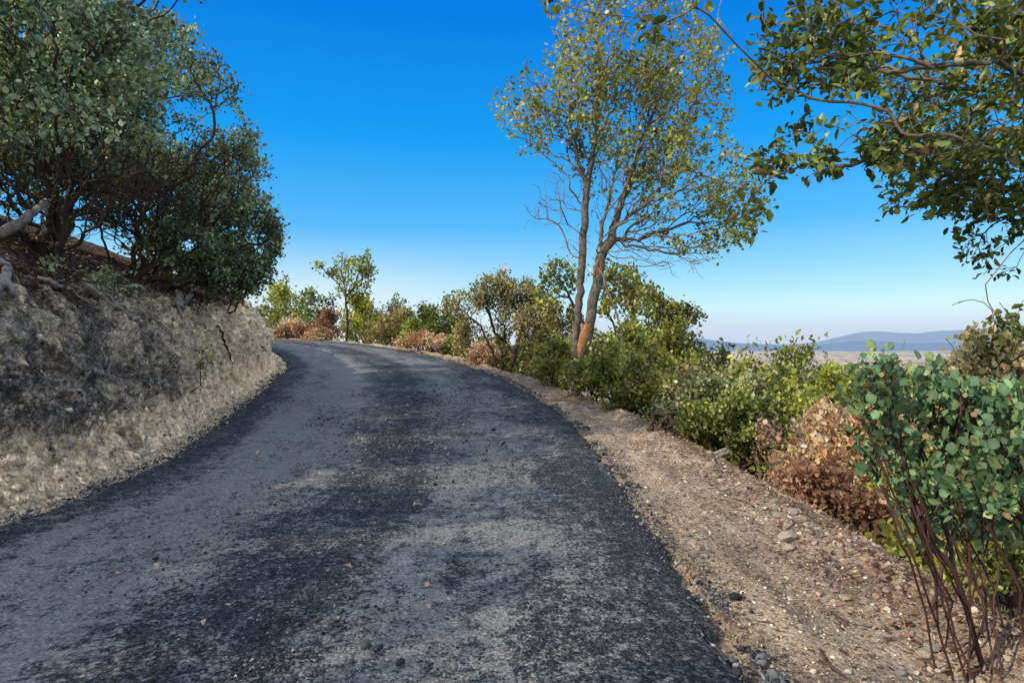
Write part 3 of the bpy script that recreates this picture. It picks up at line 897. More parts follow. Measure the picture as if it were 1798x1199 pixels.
bA = on_bank(95, 9.2)
eA = [(W(20, 10, 8.8), (1.4, 1.2, 1.0)), (W(190, 40, 10), (0.6, 1.0, 0.9)), (W(40, 120, 8.6), (1.5, 1.6, 1.4)), (W(-90, 190, 8.2), (1.4, 1.4, 1.4)), (W(70, 225, 7.6), (0.85, 0.9, 0.55)),
      (W(150, 80, 9.8), (1.15, 1.4, 1.3)), (W(110, -80, 9.6), (1.9, 1.7, 1.4)), (W(-80, 20, 7.6), (1.3, 1.3, 1.2)), (W(170, 200, 9.6), (1.0, 1.2, 0.9))]
mA, skA = plant('manzanita', 'huge grey green manzanita with bare dark limbs above the bank, nearest on the left', 'shrub', bA,
    radial_limbs(bA, [e[0] for e in eA] + [W(-60, 330, 8.2), W(190, 300, 9)], sag=0.1),
    eA, n=5200, leafy=lambda Q: Q[:, 2] > 3.9 + 0.9 * fbm(Q, 0.9, 2, 5), leaf='hex', per=10, spread=0.055, size=0.052, pal=GREY, bark='bark_dark', r0=0.11, rtip=0.0042, bf=0.25, shell=0.6, gap=0.34, gscale=1.3,
    bare=2600, bare_ells=[(W(70, 320, 8.6), (1.5, 0.9, 0.6)), (W(170, 290, 9.4), (1.2, 0.9, 0.7)), (W(40, 400, 8.8), (1.0, 0.7, 0.3))], stem_name='trunk', leaf_name='crown', up=0.7, tipmax=2, pscale=1.7, wob=0.05)

bB = on_bank(235, 13.0)
eB = [(W(255, 190, 11.8), (0.9, 1.0, 0.9)), (W(320, 430, 13.4), (0.8, 0.7, 0.5), 1.3), (W(440, 470, 15), (0.55, 0.8, 0.6), 1.4), (W(395, 480, 14.5), (0.75, 0.8, 0.5), 1.4), (W(470, 420, 15), (0.3, 0.5, 0.5), .5), (W(330, 220, 14), (1.35, 1.6, 1.35)), (W(395, 320, 14.5), (1.0, 1.4, 1.1)), (W(430, 415, 15), (0.7, 1.2, 0.8)), (W(275, 125, 13.5), (1.35, 1.4, 1.1)),
      (W(350, 400, 14), (1.1, 1.0, 0.6)), (W(378, 190, 14.5), (0.75, 0.9, 0.75)), (W(230, 260, 12.8), (1.0, 1.0, 0.9)), (W(455, 380, 14.5), (0.42, 0.6, 0.35)), (W(418, 250, 14.5), (0.35, 0.5, 0.45))]
mB, skB = plant('manzanita', 'huge rounded manzanita leaning over the bank towards the road bend', 'shrub', bB,
    radial_limbs(bB, [e[0] for e in eB] + [W(300, 340, 13), W(180, 330, 12.5)], sag=0.2, wob=0.3),
    eB, n=5200, leafy=lambda Q: Q[:, 2] > np.interp(899 + Q[:, 0] / Q[:, 1] * FPX, [120, 200, 260, 330], [4.5, 3.8, 2.9, 1.9]) + 0.9 * fbm(Q, 0.8, 2, 6), leaf='hex', per=9, spread=0.07, size=0.058, pal=GREYD, bark='bark_dark', r0=0.115, rtip=0.0055, bf=0.25, shell=0.62, gap=0.34, gscale=1.3,
    bare=2600, bare_ells=[(W(250, 360, 12.8), (1.3, 0.9, 0.8)), (W(350, 320, 13.5), (1.2, 0.8, 1.0))], stem_name='trunk', leaf_name='crown', up=0.7, tipmax=2, pscale=1.5, wob=0.05)

def hill_bush(name, label, x, y, w, h, pal, n=900, per=9, size=0.08, group=None, gap=0.15, lean=(0, 0)):
    px = (x / y) * FPX + 899
    b = np.array([x, y, bank_z(x, y) - 0.05])
    ells = [(b + np.array([math.cos(a) * w * .26, math.sin(a) * w * .26, h * (0.5 + 0.2 * random.random())]), (w * .30, w * .30, h * .30)) for a in np.arange(5) * 1.26 + random.random()]
    ells.append((b + np.array([0, 0, h * 0.72]), (w * .3, w * .3, h * .28)))
    return plant(name, label, 'shrub', b, radial_limbs(b, [e[0] for e in ells], sag=0.0), ells, n=n, per=per, size=size, spread=size * 1.2, pal=pal,
                 bark='bark_dark', r0=0.12, rtip=0.006, shell=0.6, gap=gap, group=group, stem_name='trunk', leaf_name='crown', up=0.7, tipmax=2, pscale=0.8, wob=0.05)
hill_bush('manzanita', 'tall manzanita higher up the slope behind the two nearest ones', -12.2, 13.5, 5.0, 4.6, GREYD, n=1300)
hill_bush('manzanita', 'low dense manzanita filling the slope behind the trunks of the nearest one', -10.6, 10.6, 4.4, 2.9, GREYD, n=1300, gap=0.05)
hill_bush('manzanita', 'broad dark manzanita behind the trunks of the leaning one', -11.6, 15.8, 5.0, 3.4, GREYD, n=1300, gap=0.05)
hill_bush('manzanita', 'manzanita behind the leaning one, on the slope at the bend', -9.8, 18.0, 4.2, 4.0, GREYD, n=1200)
hill_bush('manzanita', 'small manzanita sticking out past the bank at the bend', -9.75, 22.3, 2.0, 2.6, OAKD, n=420, size=0.07)

# unseen manzanitas added beside and behind the camera to shade the road; copies share meshes
def copy_thing(root, loc, rz, sc, label, group):
    r = root.copy(); COL.objects.link(r); r.location = loc; r.rotation_euler = (0, 0, rz); r.scale = (sc, sc, sc)
    r['label'] = label; r['group'] = group
    for c in root.children:
        d = c.copy(); COL.objects.link(d); d.parent = r
    return r
for (x, y, rz, sc) in [(-9.6, 4.4, 2.0, 0.60), (-9.2, 2.0, 3.6, 0.44), (-9.4, -0.4, 0.6, 0.50), (-9.2, -2.8, 5.0, 0.60), (-9.4, -5.2, 1.5, 0.66), (-9.2, -7.8, 4.4, 0.66), (-9.3, -10.5, 2.6, 0.7)]:
    copy_thing(mB if rz < 3 else mA, (x, y, bank_z(x, y) - 0.1), rz, sc, 'grey green manzanita added out of the picture beside the camera to shade the road', 'unseen shading manzanitas left of the camera')
def bank_hit(px, py):
    d = Vector(((px - 899) / FPX, 1, -(py - 599.5) / FPX)).normalized()
    h = bank_bvh.ray_cast(Vector((0, 0, CAMZ)), d)
    return np.array(h[0]) if h[0] is not None else W(px, py, 10)
def bank_bush(name, label, px, py, w, h, pal, **kw):
    hp = bank_hit(px, py); d = hp[1] + 0.12; x = (px - 899.0) / FPX * d
    return bush(name, label, px, d, w, h, pal, dz=bank_z(x, d) - ground_z(x, d), **kw)
bank_bush('shrub', 'small olive green shrub on the bank edge beside the stump', 352, 528, 2.0, 1.5, OAKD, n=520, per=8, size=0.05, lift=0.15, gap=0.05)
bank_bush('shrub', 'dry olive shrub at the bank edge by the bend', 398, 548, 1.3, 1.1, OLIVE, n=300, per=8, size=0.05, lift=0.1)
bank_bush('sprouting_shrub', 'little pale blue green sprouts growing beside the fallen log', 190, 525, 0.75, 0.42, GREY, n=60, per=5, size=0.045, lift=0.15, nst=4, r0=0.012)
bank_bush('sprouting_shrub', 'thin pale sprouts on the litter left of the log', 105, 500, 0.5, 0.45, GREY, n=22, per=4, size=0.045, lift=0.3, nst=3, r0=0.01)

# a seedling that hangs on the face of the bank
h0 = bank_hit(333, 690); dd = h0[1]
plant('seedling', 'thin green seedling growing out of the bare bank face', 'seedling', h0, [[h0, W(352, 675, dd - .12), W(368, 640, dd - .2), W(380, 618, dd - .2)], [W(352, 675, dd - .12), W(352, 640, dd - .2)]],
      [(W(358, 615, dd - .15), (.13, .12, .13)), (W(352, 640, dd - .2), (.1, .1, .12)), (W(372, 625, dd - .2), (.1, .1, .14))], n=34, per=3, size=0.042, spread=0.03, pal=MGRN, r0=0.012, rtip=0.002, gap=0, stem_name='stem', leaf_name='foliage', shell=0.2)

# ------------------------------------------------------------------ deadwood on the bank
def wood(name, label, cat, polys, radii, mat, rtipf=0.45, sides=9, wob=0.03, extra=None):
    base = np.asarray(polys[0][0], float)
    root = None
    Vs, Fs, off = [], [], 0
    for pts, r in zip(polys, radii):
        q = subdiv(pts, 0.06); q[1:-1] += RNG.normal(0, wob * 0.4, (len(q) - 2, 3))
        n = len(q); T = unit(np.gradient(q, axis=0)); U = unit(np.cross(T, [0.3, 0.2, 0.93])); Vv = np.cross(T, U)
        rad = r * np.interp(np.linspace(0, 1, n), [0, .1, .6, 1], [1.1, 1, .8, rtipf])
        an = np.arange(sides) / sides * 2 * math.pi
        rr = rad[:, None] * (1 + 0.18 * np.cos(3 * an + 1)[None, :] + 0.10 * RNG.normal(size=(1, sides)) + 0.05 * RNG.normal(size=(n, sides)))
        P = q[:, None, :] + rr[:, :, None] * (np.cos(an)[None, :, None] * U[:, None, :] + np.sin(an)[None, :, None] * Vv[:, None, :])
        ix = np.arange(n * sides).reshape(n, sides)
        F = np.stack([ix[:-1], np.roll(ix[:-1], -1, 1), np.roll(ix[1:], -1, 1), ix[1:]], -1).reshape(-1, 4)
        caps = [np.array([[n * sides, ix[0, (j + 1) % sides], ix[0, j], ix[0, j]][:3] for j in range(sides)]), np.array([[n * sides + 1, ix[-1, j], ix[-1, (j + 1) % sides]] for j in range(sides)])]
        Vs.append(np.vstack([P.reshape(-1, 3), q[0], q[-1] + T[-1] * rad[-1] * .4])); Fs.append((F + off, np.vstack(caps) + off)); off += n * sides + 2
    o = mesh_obj(name, np.vstack(Vs) - base, [np.vstack([f[0] for f in Fs]), np.vstack([f[1] for f in Fs])], mat, smooth=True)
    o.location = tuple(base)
    return tag(o, label, cat)
def bp(px, py, up=0.03):
    h = bank_hit(px, py); d = unit(np.array([0, 0, CAMZ]) - h); return h + d * up + np.array([0, 0, up * 0.5])
wood('fallen_log', 'grey weathered log lying downhill at the top of the bank', 'log', [[bp(150, 505), bp(180, 525), bp(210, 545), bp(232, 560)], [bp(165, 515), bp(190, 522, .05), bp(200, 535, .08)]], [0.055, 0.025], M['deadwood'])
wood('fallen_branch', 'thin grey branch lying on the litter left of the log', 'branch', [[bp(65, 490), bp(95, 500), bp(130, 515), bp(158, 535)], [bp(95, 500), bp(110, 495, .06)]], [0.03, 0.015], M['deadwood'])
wood('dead_root', 'bleached grey dead root end at the left edge above the bank', 'root', [[bp(-20, 530), bp(2, 505, .05), bp(10, 480, .1), bp(-5, 462, .12)], [bp(20, 520), bp(12, 500, .06), bp(8, 482, .1)], [bp(-40, 455), bp(-5, 465, .1), bp(18, 478, .1), bp(25, 492, .05)]], [0.06, 0.035, 0.055], M['deadwood'])
wood('tree_stump', 'small grey stump with splayed roots below the olive shrub', 'stump', [[bp(312, 540), bp(313, 530, .08), bp(312, 520, .16)], [bp(290, 545), bp(302, 538, .06), bp(312, 528, .1)], [bp(335, 520), bp(325, 532, .06), bp(312, 535, .1)], [bp(318, 560), bp(314, 545, .05), bp(312, 530, .1)], [bp(340, 500, .1), bp(334, 520, .08), bp(322, 545, .03)]], [0.085, 0.04, 0.045, 0.04, 0.03], M['deadwood'], rtipf=0.8)
wood('exposed_root', 'dark crooked root hanging down the pale bank face near the bend', 'root', [[bp(382, 572, .01), bp(390, 585, .02), bp(393, 602, .02), bp(402, 618, .02), bp(408, 640, .01)]], [0.03], M['bark_dark'], rtipf=0.5)
wood('manzanita_limb', 'thick grey dead limb slanting under the nearest manzanita', 'branch', [[W(-40, 425, 8.3), W(20, 400, 8.3), W(50, 378, 8.4), W(85, 352, 8.6)], [bp(60, 435, 0), W(72, 415, 8.7), W(75, 385, 8.6), W(88, 350, 8.8)]], [0.075, 0.04], M['deadwood'])

# ------------------------------------------------------------------ the tall tree with the split trunk
D0 = 16.0
bT = on_ground(1009, D0, -0.12)
rootT = empty('oak_tree', tuple(bT), 'tall sparse oak with two trunks and a splintered orange wound beside the road', 'tree')
sk = Skel()
b1 = bT
sk.limb([b1, W(1010, 650, D0), W(1012, 600, D0), W(1019, 500, D0), W(1026, 400, D0), W(1030, 340, D0), W(1042, 260, D0), W(1052, 170, D0), W(1050, 90, D0), W(1055, 25, D0)], wob=0.015)
sk.limb([sk.P[2], W(1022, 640, D0 - .05), W(1033, 580, D0 - .05), W(1046, 510, D0), W(1056, 455, D0), W(1072, 420, D0 + .1), W(1084, 380, D0 + .2), W(1100, 330, D0 + .3), W(1128, 250, D0 + .5), W(1160, 160, D0 + .6), W(1180, 80, D0 + .6)], wob=0.015)
near = lambda p: sk.P[int(np.argmin(np.linalg.norm(np.array(sk.P) - p, axis=1)))]
for pts in [[(1028, 370), (1000, 365), (975, 350), (945, 372), (920, 405)], [(1033, 320), (1000, 285), (960, 265), (925, 240), (900, 205)], [(1032, 330), (1012, 260), (1000, 190), (1005, 120)],
            [(1070, 425), (1120, 418), (1190, 395), (1250, 372), (1300, 345)], [(1080, 400), (1130, 362), (1190, 340), (1230, 300), (1250, 240)], [(1100, 335), (1150, 270), (1200, 220), (1230, 150)],
            [(1045, 245), (1085, 170), (1105, 100), (1120, 40)], [(1075, 418), (1140, 440), (1200, 450), (1235, 490)], [(1040, 280), (1080, 230), (1100, 170)], [(1065, 440), (1055, 400), (1075, 330), (1090, 260)]]:
    p0 = near(W(*pts[0], D0)); off = RNG.normal(0, 0.7)
    sk.limb([p0] + [W(a_, b_, D0 + off * (i + 1) / len(pts)) for i, (a_, b_) in enumerate(pts[1:])], wob=0.03)
nl = len(sk.P)
eT = [(W(1095, 95, D0), (1.75, 1.7, 1.45)), (W(975, 205, D0), (1.35, 1.4, 1.25)), (W(925, 215, D0 - .5), (0.75, 0.9, 0.8)), (W(1130, 230, D0 + .4), (1.9, 1.8, 1.5)),
      (W(1215, 320, D0), (1.55, 1.6, 1.1)), (W(1275, 365, D0 - .4), (0.95, 1.0, 0.7)), (W(1200, 130, D0), (1.15, 1.4, 1.3)), (W(1060, 20, D0), (1.1, 1.1, 0.6)), (W(1060, 300, D0 + .3), (1.0, 1.2, 0.8)), (W(1240, 410, D0 - .2), (0.8, 0.8, 0.5))]
eT += [(W(1235, 435, D0), (0.9, .8, .42)), (W(1300, 395, D0 - .3), (.5, .5, .4)), (W(1180, 395, D0), (.9, .8, .5))]
eT = [(e[0], tuple(1.08 * q for q in e[1])) for e in eT]
A = ell_points(eT, 4200, 0.0, gap=0.25, gscale=1.1)
B = ell_points([(W(960, 370, D0), (0.62, .8, .5)), (W(1150, 440, D0), (1.4, 1.0, 0.45)), (W(1030, 430, D0), (.7, .7, .5)), (W(1210, 460, D0), (.8, .7, .4)), (W(1120, 330, D0), (1.8, 1.3, 1.5)), (W(985, 330, D0), (.8, .8, .5))], 1300, 0.1)
sk.grow(np.concatenate([A, B]), 0.35).smooth(1).radii(0.168, 0.005)
sk.mesh('trunk', rootT, M['bark_oak'], bT, 8, rmin=0.035)
sk.mesh('branches', rootT, M['bark_twig'], bT, 4, rmax=0.035)
ids = np.arange(len(sk.P)); ok = (sk.tips <= 2) & (sk.att >= 0) & (sk.att < len(A))
P, Aa, Nn, sz = leaf_scatter(sk, ids[ok][RNG.random(ok.sum()) < 0.72], 9, 0.065, 0.07, up=0.15, flat=0.2, svar=0.4)
lowm = (np.array(P)[:, 2] > W(0, 445, D0)[2]) | (RNG.random(len(P)) < 0.25)
P, Aa, Nn, sz = P[lowm], Aa[lowm], Nn[lowm], sz[lowm]
leaves_mesh('crown', rootT, P - bT, Aa, Nn, sz, palette_cols(P, [(0.045, 0.063, 0.014), (0.11, 0.14, 0.028), (0.21, 0.235, 0.048), (0.33, 0.33, 0.09)], 0.7, 0.6, 4, 0.25).clip(0, 0.46), 'hex', M['leaf_oak'])
# wound: a jagged sheet of fresh wood wrapped on the road side of the second trunk
cl = subdiv([W(1016, 640, D0 - .06), W(1021, 612, D0 - .05), W(1028, 586, D0 - .05), W(1031, 572, D0 - .03)], 0.05)
nW, mW = len(cl), 11
Vw = []
for i, c in enumerate(cl):
    u = i / (nW - 1)
    halfw = 0.2 + 0.85 * math.sin(math.pi * min(1, u * 0.55 + 0.03)) + 0.12 * random.random()
    for j in range(mW):
        a_ = -math.pi / 2 - 0.15 + (j / (mW - 1) - 0.5) * 2 * halfw
        r_ = 0.148 + 0.02 * random.random() * (1 if 0 < j < mW - 1 else 0) + (0.02 if j % 2 else 0)
        Vw.append(c + np.array([math.cos(a_) * r_, math.sin(a_) * r_, 0.05 * random.random() * (i in (0, nW - 1)) + 0.10 * (j % 3) * (i == nW - 1) * random.random()]))
ix = np.arange(nW * mW).reshape(nW, mW)
mesh_obj('splintered_wood', np.array(Vw) - bT, np.stack([ix[:-1, :-1].ravel(), ix[:-1, 1:].ravel(), ix[1:, 1:].ravel(), ix[1:, :-1].ravel()], 1), M['splinter'], rootT)
# broken stub and the limb that hangs from it
sv, sf = [], []
for i in range(16):
    c = W(1047 + random.uniform(-6, 8), 480 + random.uniform(-6, 10), D0 - 0.12); hgt = random.uniform(.15, .4); r_ = .02
    o_ = len(sv); tip = c + np.array([random.uniform(-.06, .08), -0.03, hgt])
    sv += [c + [r_, 0, 0], c + [-r_ * .5, r_, 0], c + [-r_ * .5, -r_, 0], tip]; sf += [[o_, o_ + 1, o_ + 3], [o_ + 1, o_ + 2, o_ + 3], [o_ + 2, o_, o_ + 3]]
mesh_obj('broken_stub', np.array(sv) - bT, np.array(sf), M['splinter'], rootT)
s2 = Skel()
s2.limb([W(1050, 470, D0 - .2), W(1062, 500, D0 - .35), W(1080, 540, D0 - .4), W(1092, 590, D0 - .5), W(1112, 632, D0 - .6), W(1142, 660, D0 - .7), W(1172, 682, D0 - .8)], wob=0.02)
s2.grow(ell_points([(W(1150, 665, D0 - .8), (.45, .4, .2)), (W(1100, 620, D0 - .5), (.3, .3, .3))], 40, 0.1), 0.2).smooth(1).radii(0.055, 0.006, 0.45)
s2.r = np.maximum(s2.r, 0.008); s2.r[:len(s2.r)] *= 1
s2.mesh('hanging_branch', rootT, M['bark_twig'], bT, 6)
s3 = Skel()
s3.limb([bT + [-.15, -.2, 0.1], W(1000, 690, D0 - .3), W(1003, 640, D0 - .3)], wob=0.02)
s3.grow(ell_points([(W(1010, 665, D0 - .4), (.6, .3, .6)), (W(1040, 680, D0 - .4), (.5, .3, .3))], 110, 0.1), 0.2).smooth(1).radii(0.02, 0.004)
s3.mesh('basal_twigs', rootT, M['bark_twig'], bT, 4)

# ------------------------------------------------------------------ trees and bushes right of the road
bG = on_ground(1105, 20.5)
plant('oak_tree', 'low dark green oak spreading behind the split trunk', 'tree', bG,
      radial_limbs(bG, [W(1130, 560, 20.5), W(1190, 550, 20.5), W(985, 490, 20.5), W(1070, 600, 20)], sag=0, wob=.3),
      [(W(1120, 540, 20.5), (1.3, 1.3, .75)), (W(1185, 555, 20.5), (.85, 1.0, .45)), (W(985, 485, 20.5), (.75, .8, .55)), (W(960, 520, 20.5), (.5, .7, .5)), (W(1080, 500, 20.8), (1.0, 1, .7)), (W(1050, 620, 20), (1.2, 1, .9)), (W(1150, 620, 20.3), (1.4, 1.2, .8))],
      n=1300, per=6, size=0.095, spread=0.10, pal=OAKY, lmat='leaf_oak', bark='bark_dark', r0=0.14, rtip=0.007, gap=0.15, shell=0.4, pscale=0.7)

bush('manzanita', 'open many stemmed manzanita with pale leaf tips beyond the tall tree', 886, 24.6, 4.0, 4.3, [(0.07, 0.07, 0.03), (0.15, 0.145, 0.06), (0.26, 0.24, 0.12), (0.20, 0.13, 0.07)], top=478, n=1500, per=7, size=0.07, bark='bark_dark', nst=9, r0=0.13, rtip=0.006, lift=0.25, gap=0.3, cat='shrub', shell=0.7, up=0.7)
bush('manzanita', 'thinner olive manzanita between the open one and the tall tree', 962, 22.0, 3.0, 3.2, OLIVE, top=505, n=1000, per=7, size=0.075, bark='bark_red', nst=6, r0=0.07, lift=0.2, gap=0.25, cat='shrub', shell=0.6, up=0.6)
bush('shrub', 'low dark maroon dry shrub at the foot of the open manzanita', 932, 20.6, 1.2, 0.8, REDBR, n=300, per=7, size=0.06, lmat='leaf_dry', bark='bark_dark', lift=0.05)
bush('shrub', 'dark green leafy shrub left of the tall tree foot', 968, 18.2, 1.7, 1.5, MGRN, n=450, per=7, size=0.07, lmat='leaf_oak', lift=0.05)
bush('bush', 'dense dark green bush right of the tall tree foot', 1078, 14.7, 2.1, 1.5, MGRN, n=800, per=9, size=0.06, lmat='leaf_oak', lift=0.03, gap=0)
bush('bush', 'bright green leafy bush under the hanging limb', 1095, 16.4, 2.6, 2.5, MGRN, n=900, per=8, size=0.085, lmat='leaf_oak', lift=0.15)
bush('bush', 'tall sunlit olive bush under the low branches of the oak', 1178, 19.0, 2.4, 4.0, OAKY, n=1200, per=8, size=0.085, lmat='leaf_oak', lift=0.15, nst=6, r0=0.07)
bush('bush', 'dark mixed green bush behind the tangled dead branches', 1150, 13.2, 1.7, 1.6, OAKY, n=600, per=8, size=0.06, lmat='leaf_oak', lift=0.05)
bush('manzanita', 'grey green manzanita with dark limbs in the middle of the right slope', 1262, 11.4, 2.5, 2.1, [(0.045, 0.06, 0.03), (0.10, 0.125, 0.06), (0.18, 0.20, 0.10), (0.27, 0.26, 0.12)], top=648, n=1100, per=9, size=0.055, bark='bark_dark', lift=0.12, cat='shrub', gap=0.15)
bush('shrub', 'cream tipped shrub rising behind the grey green manzanita', 1248, 14.2, 1.5, 2.6, CREAM, top=632, n=500, per=8, size=0.065, lift=0.3, cat='shrub')
bush('shrub', 'low pale shrub beside the tangled dead branches', 1190, 12.6, 1.0, 1.2, CREAM, n=300, per=8, size=0.055, lift=0.1)
bush('shrub', 'glossy dark green shrub at the shoulder edge below the manzanita', 1290, 9.6, 1.5, 1.15, OAKD, n=600, per=8, size=0.05, lmat='leaf_oak', lift=0.03)
bush('bush', 'fresh green bush in the dip left of the brown bush', 1395, 10.8, 2.0, 1.7, MGRN, top=690, n=650, per=8, size=0.06, lmat='leaf_oak', lift=0.08)
bush('bush', 'yellow green bush below the valley view', 1448, 15.5, 2.8, 2.9, YGRN, top=650, n=850, per=8, size=0.085, lmat='leaf_oak', lift=0.2)
bush('bush', 'mid green bush behind the grey green manzanita', 1335, 13.6, 2.6, 2.6, MGRN, top=655, n=800, per=8, size=0.075, lmat='leaf_oak', lift=0.15)
bush('sapling', 'spindly leafy sapling standing up against the valley plain', 1335, 17.0, 1.7, 4.9, OAKY, top=594, n=80, per=6, size=0.13, lmat='leaf_oak', lift=0.55, nst=3, r0=0.03, gap=0.3, cat='sapling', shell=0.3, leaf='oak')
bush('sapling', 'wider leafy sapling right of the spindly one', 1402, 17.5, 2.0, 5.0, OAKY, top=592, n=120, per=6, size=0.13, lmat='leaf_oak', lift=0.5, nst=4, r0=0.03, gap=0.3, cat='sapling', shell=0.3, leaf='oak')
bush('sapling', 'tiny sapling left of the spindly one on the valley edge', 1276, 21.0, 0.7, 4.9, OAKY, top=606, n=40, per=6, size=0.11, lmat='leaf_oak', lift=0.75, nst=1, r0=0.025, cat='sapling')
bush('dry_bush', 'sunlit dead bush with orange brown leaves on the right slope', 1500, 8.0, 1.7, 1.55, BROWN, top=700, n=640, per=8, size=0.06, lmat='leaf_dry', bark='bark_twig', lift=0.1, cat='dry bush', gap=0.2, shell=0.4)
bush('dry_bush', 'smaller brown leaved dead bush behind the orange brown one', 1440, 10.2, 1.1, 1.9, BROWN, top=715, n=330, per=7, size=0.055, lmat='leaf_dry', bark='bark_twig', lift=0.35, cat='dry bush', gap=0.2)
bush('dry_bush', 'low shaded maroon brown bush at the shoulder edge', 1430, 7.1, 1.2, 0.48, REDBR, n=330, per=8, size=0.05, lmat='leaf_dry', bark='bark_dark', lift=0.03, cat='dry bush')
bush('dry_bush', 'low shaded maroon brown bush next to the foreground manzanita', 1530, 6.4, 1.0, 0.5, REDBR, n=240, per=8, size=0.05, lmat='leaf_dry', bark='bark_dark', lift=0.03, cat='dry bush')
bush('bare_shrub', 'nearly bare grey twiggy shrub with a few pink leaves', 1362, 8.4, 0.75, 1.15, [(0.25, 0.14, 0.1), (0.4, 0.25, 0.18), (0.48, 0.34, 0.26)], n=210, per=1, size=0.05, lmat='leaf_dry', bark='bark_twig', lift=0.2, cat='dry bush', r0=0.025)
bush('bush', 'green bush seen through the foreground manzanita', 1590, 10.5, 2.4, 2.2, MGRN, top=690, n=700, per=8, size=0.065, lmat='leaf_oak', lift=0.1)
bush('bush', 'light green bush low behind the foreground stems', 1700, 6.6, 1.9, 1.4, MGRN, n=600, per=8, size=0.055, lmat='leaf_oak', lift=0.05)
bush('bush', 'fresh green bush at the bottom right corner behind the stems', 1800, 4.3, 0.9, 0.9, MGRN, n=260, per=7, size=0.05, lmat='leaf_oak', lift=0.05)
bush('bush', 'yellowish bush down the slope behind the brown bush', 1530, 12.5, 2.4, 2.3, OAKY, top=665, n=600, per=8, size=0.075, lmat='leaf_oak', lift=0.1)
bush('manzanita', 'pale leaved manzanita with red stems at the right edge', 1752, 6.3, 1.45, 3.0, [(0.05, 0.062, 0.03), (0.11, 0.115, 0.058), (0.18, 0.165, 0.09), (0.19, 0.115, 0.075)], n=560, per=7, size=0.055, top=508, bark='bark_red', lift=0.45, nst=6, r0=0.035, gap=0.25, cat='shrub', shell=0.6, up=0.6)
for lab, px, d, w, tp, pal in [
    ('sunny green oak on the slope right of the tall tree', 1228, 33, 4.5, 634, OAKY), ('olive oak crown below the valley plain, left one', 1300, 36, 5.5, 645, OAKY),
    ('broad green oak on the slope behind the saplings', 1385, 30, 5.5, 650, MGRN), ('yellowish oak crown in front of the wooded hill', 1470, 38, 6.0, 655, YGRN),
    ('dull green oak lower on the slope at the right', 1570, 30, 5.5, 652, OAKY), ('green oak behind the pale manzanita at the right edge', 1700, 24, 5.0, 655, MGRN),
    ('olive oak behind the yellow green bush', 1500, 23, 4.0, 672, OAKY), ('green oak behind the cream tipped shrub', 1290, 24, 4.0, 652, MGRN), ('green oak straight below the wooded hill', 1430, 22, 4.0, 668, OAKY),
    ('bushy oak between the low dark oak and the sunny green one', 1190, 27, 3.5, 628, OAKY), ('green oak crown just behind the bush in the foreground stems', 1630, 19, 4.0, 668, MGRN)]:
    bush('oak_tree', lab, px, d, w, 5.0, pal, top=tp, n=800, per=9, size=0.15, lmat='leaf_oak', lift=0.3, nst=3, r0=0.12, cat='tree', pscale=0.5, gap=0.05)
# smaller brush that fills the gaps between them
for i, (px, d, w, tp) in enumerate([(1130, 15.2, 1.6, 655), (1170, 15.0, 1.6, 670), (1215, 13.0, 1.4, 672), (1205, 16.5, 1.8, 645), (1300, 12.2, 1.5, 690), (1345, 11.2, 1.3, 705), (1360, 9.9, 1.2, 745), (1320, 10.2, 1.2, 735), (1415, 12.8, 1.7, 690), (1475, 12.8, 1.7, 700),
    (1530, 10.2, 1.4, 730), (1410, 9.2, 1.1, 770), (1570, 8.6, 1.3, 760), (1640, 8.3, 1.5, 740), (1720, 8.0, 1.6, 720), (1780, 7.0, 1.4, 740), (1660, 5.6, 1.0, 900), (1250, 10.6, 1.2, 735), (1035, 17.5, 1.4, 640), (1000, 20.5, 1.6, 620), (915, 26.5, 2.2, 600), (870, 29.5, 2.0, 590), (945, 24.5, 2, 590), (1130, 18.2, 1.8, 610)]):
    bush('bush', 'small mixed green bush filling a gap between the larger bushes right of the road', px, d, w, 1.2, [OAKY, MGRN, OAKD, YGRN, OLIVE][i % 5], top=tp, n=420, per=8, size=0.055 + 0.0015 * d, lmat='leaf_oak', lift=0.03, group='small brush right of the road', gap=0.05)

# dead branches
G = lambda px, py, d: W(px, py, d)
wood('dead_branches', 'tangle of dark gnarled dead branches at the shoulder edge', 'branches',
     [[G(1140, 756, 10.4), G(1150, 734, 10.5), G(1172, 728, 10.5), G(1195, 744, 10.4)], [G(1165, 771, 10.2), G(1180, 748, 10.3), G(1205, 744, 10.2), G(1228, 758, 10.2)], [G(1185, 741, 10.4), G(1215, 728, 10.6), G(1240, 724, 10.8), G(1262, 714, 11.0)],
      [G(1180, 776, 10.0), G(1195, 761, 10.0), G(1218, 764, 10.0), G(1235, 781, 9.9)], [G(1195, 786, 9.9), G(1210, 771, 9.9), G(1230, 768, 10.0)], [G(1150, 765, 10.4), G(1170, 735, 10.4), G(1200, 720, 10.5), G(1230, 735, 10.5)], [G(1170, 775, 10.2), G(1200, 752, 10.1), G(1225, 765, 10.1)], [G(1205, 790, 10.0), G(1222, 750, 10.2), G(1248, 735, 10.4), G(1270, 742, 10.4)], [G(1160, 745, 10.5), G(1200, 745, 10.3), G(1250, 760, 10.1)]], [0.046, 0.038, 0.036, 0.028, 0.024, 0.03, 0.025, 0.026, 0.02], M['bark_dark'], wob=0.08)
wood('wood_chunk', 'short split grey log chunk lying on the shoulder edge', 'log', [[G(1252, 800, 9.1), G(1262, 795, 9.1), G(1275, 790, 9.1)], [G(1256, 803, 9.0), G(1270, 799, 9.0), G(1280, 795, 9.0)]], [0.05, 0.045], M['deadwood'], rtipf=.9)

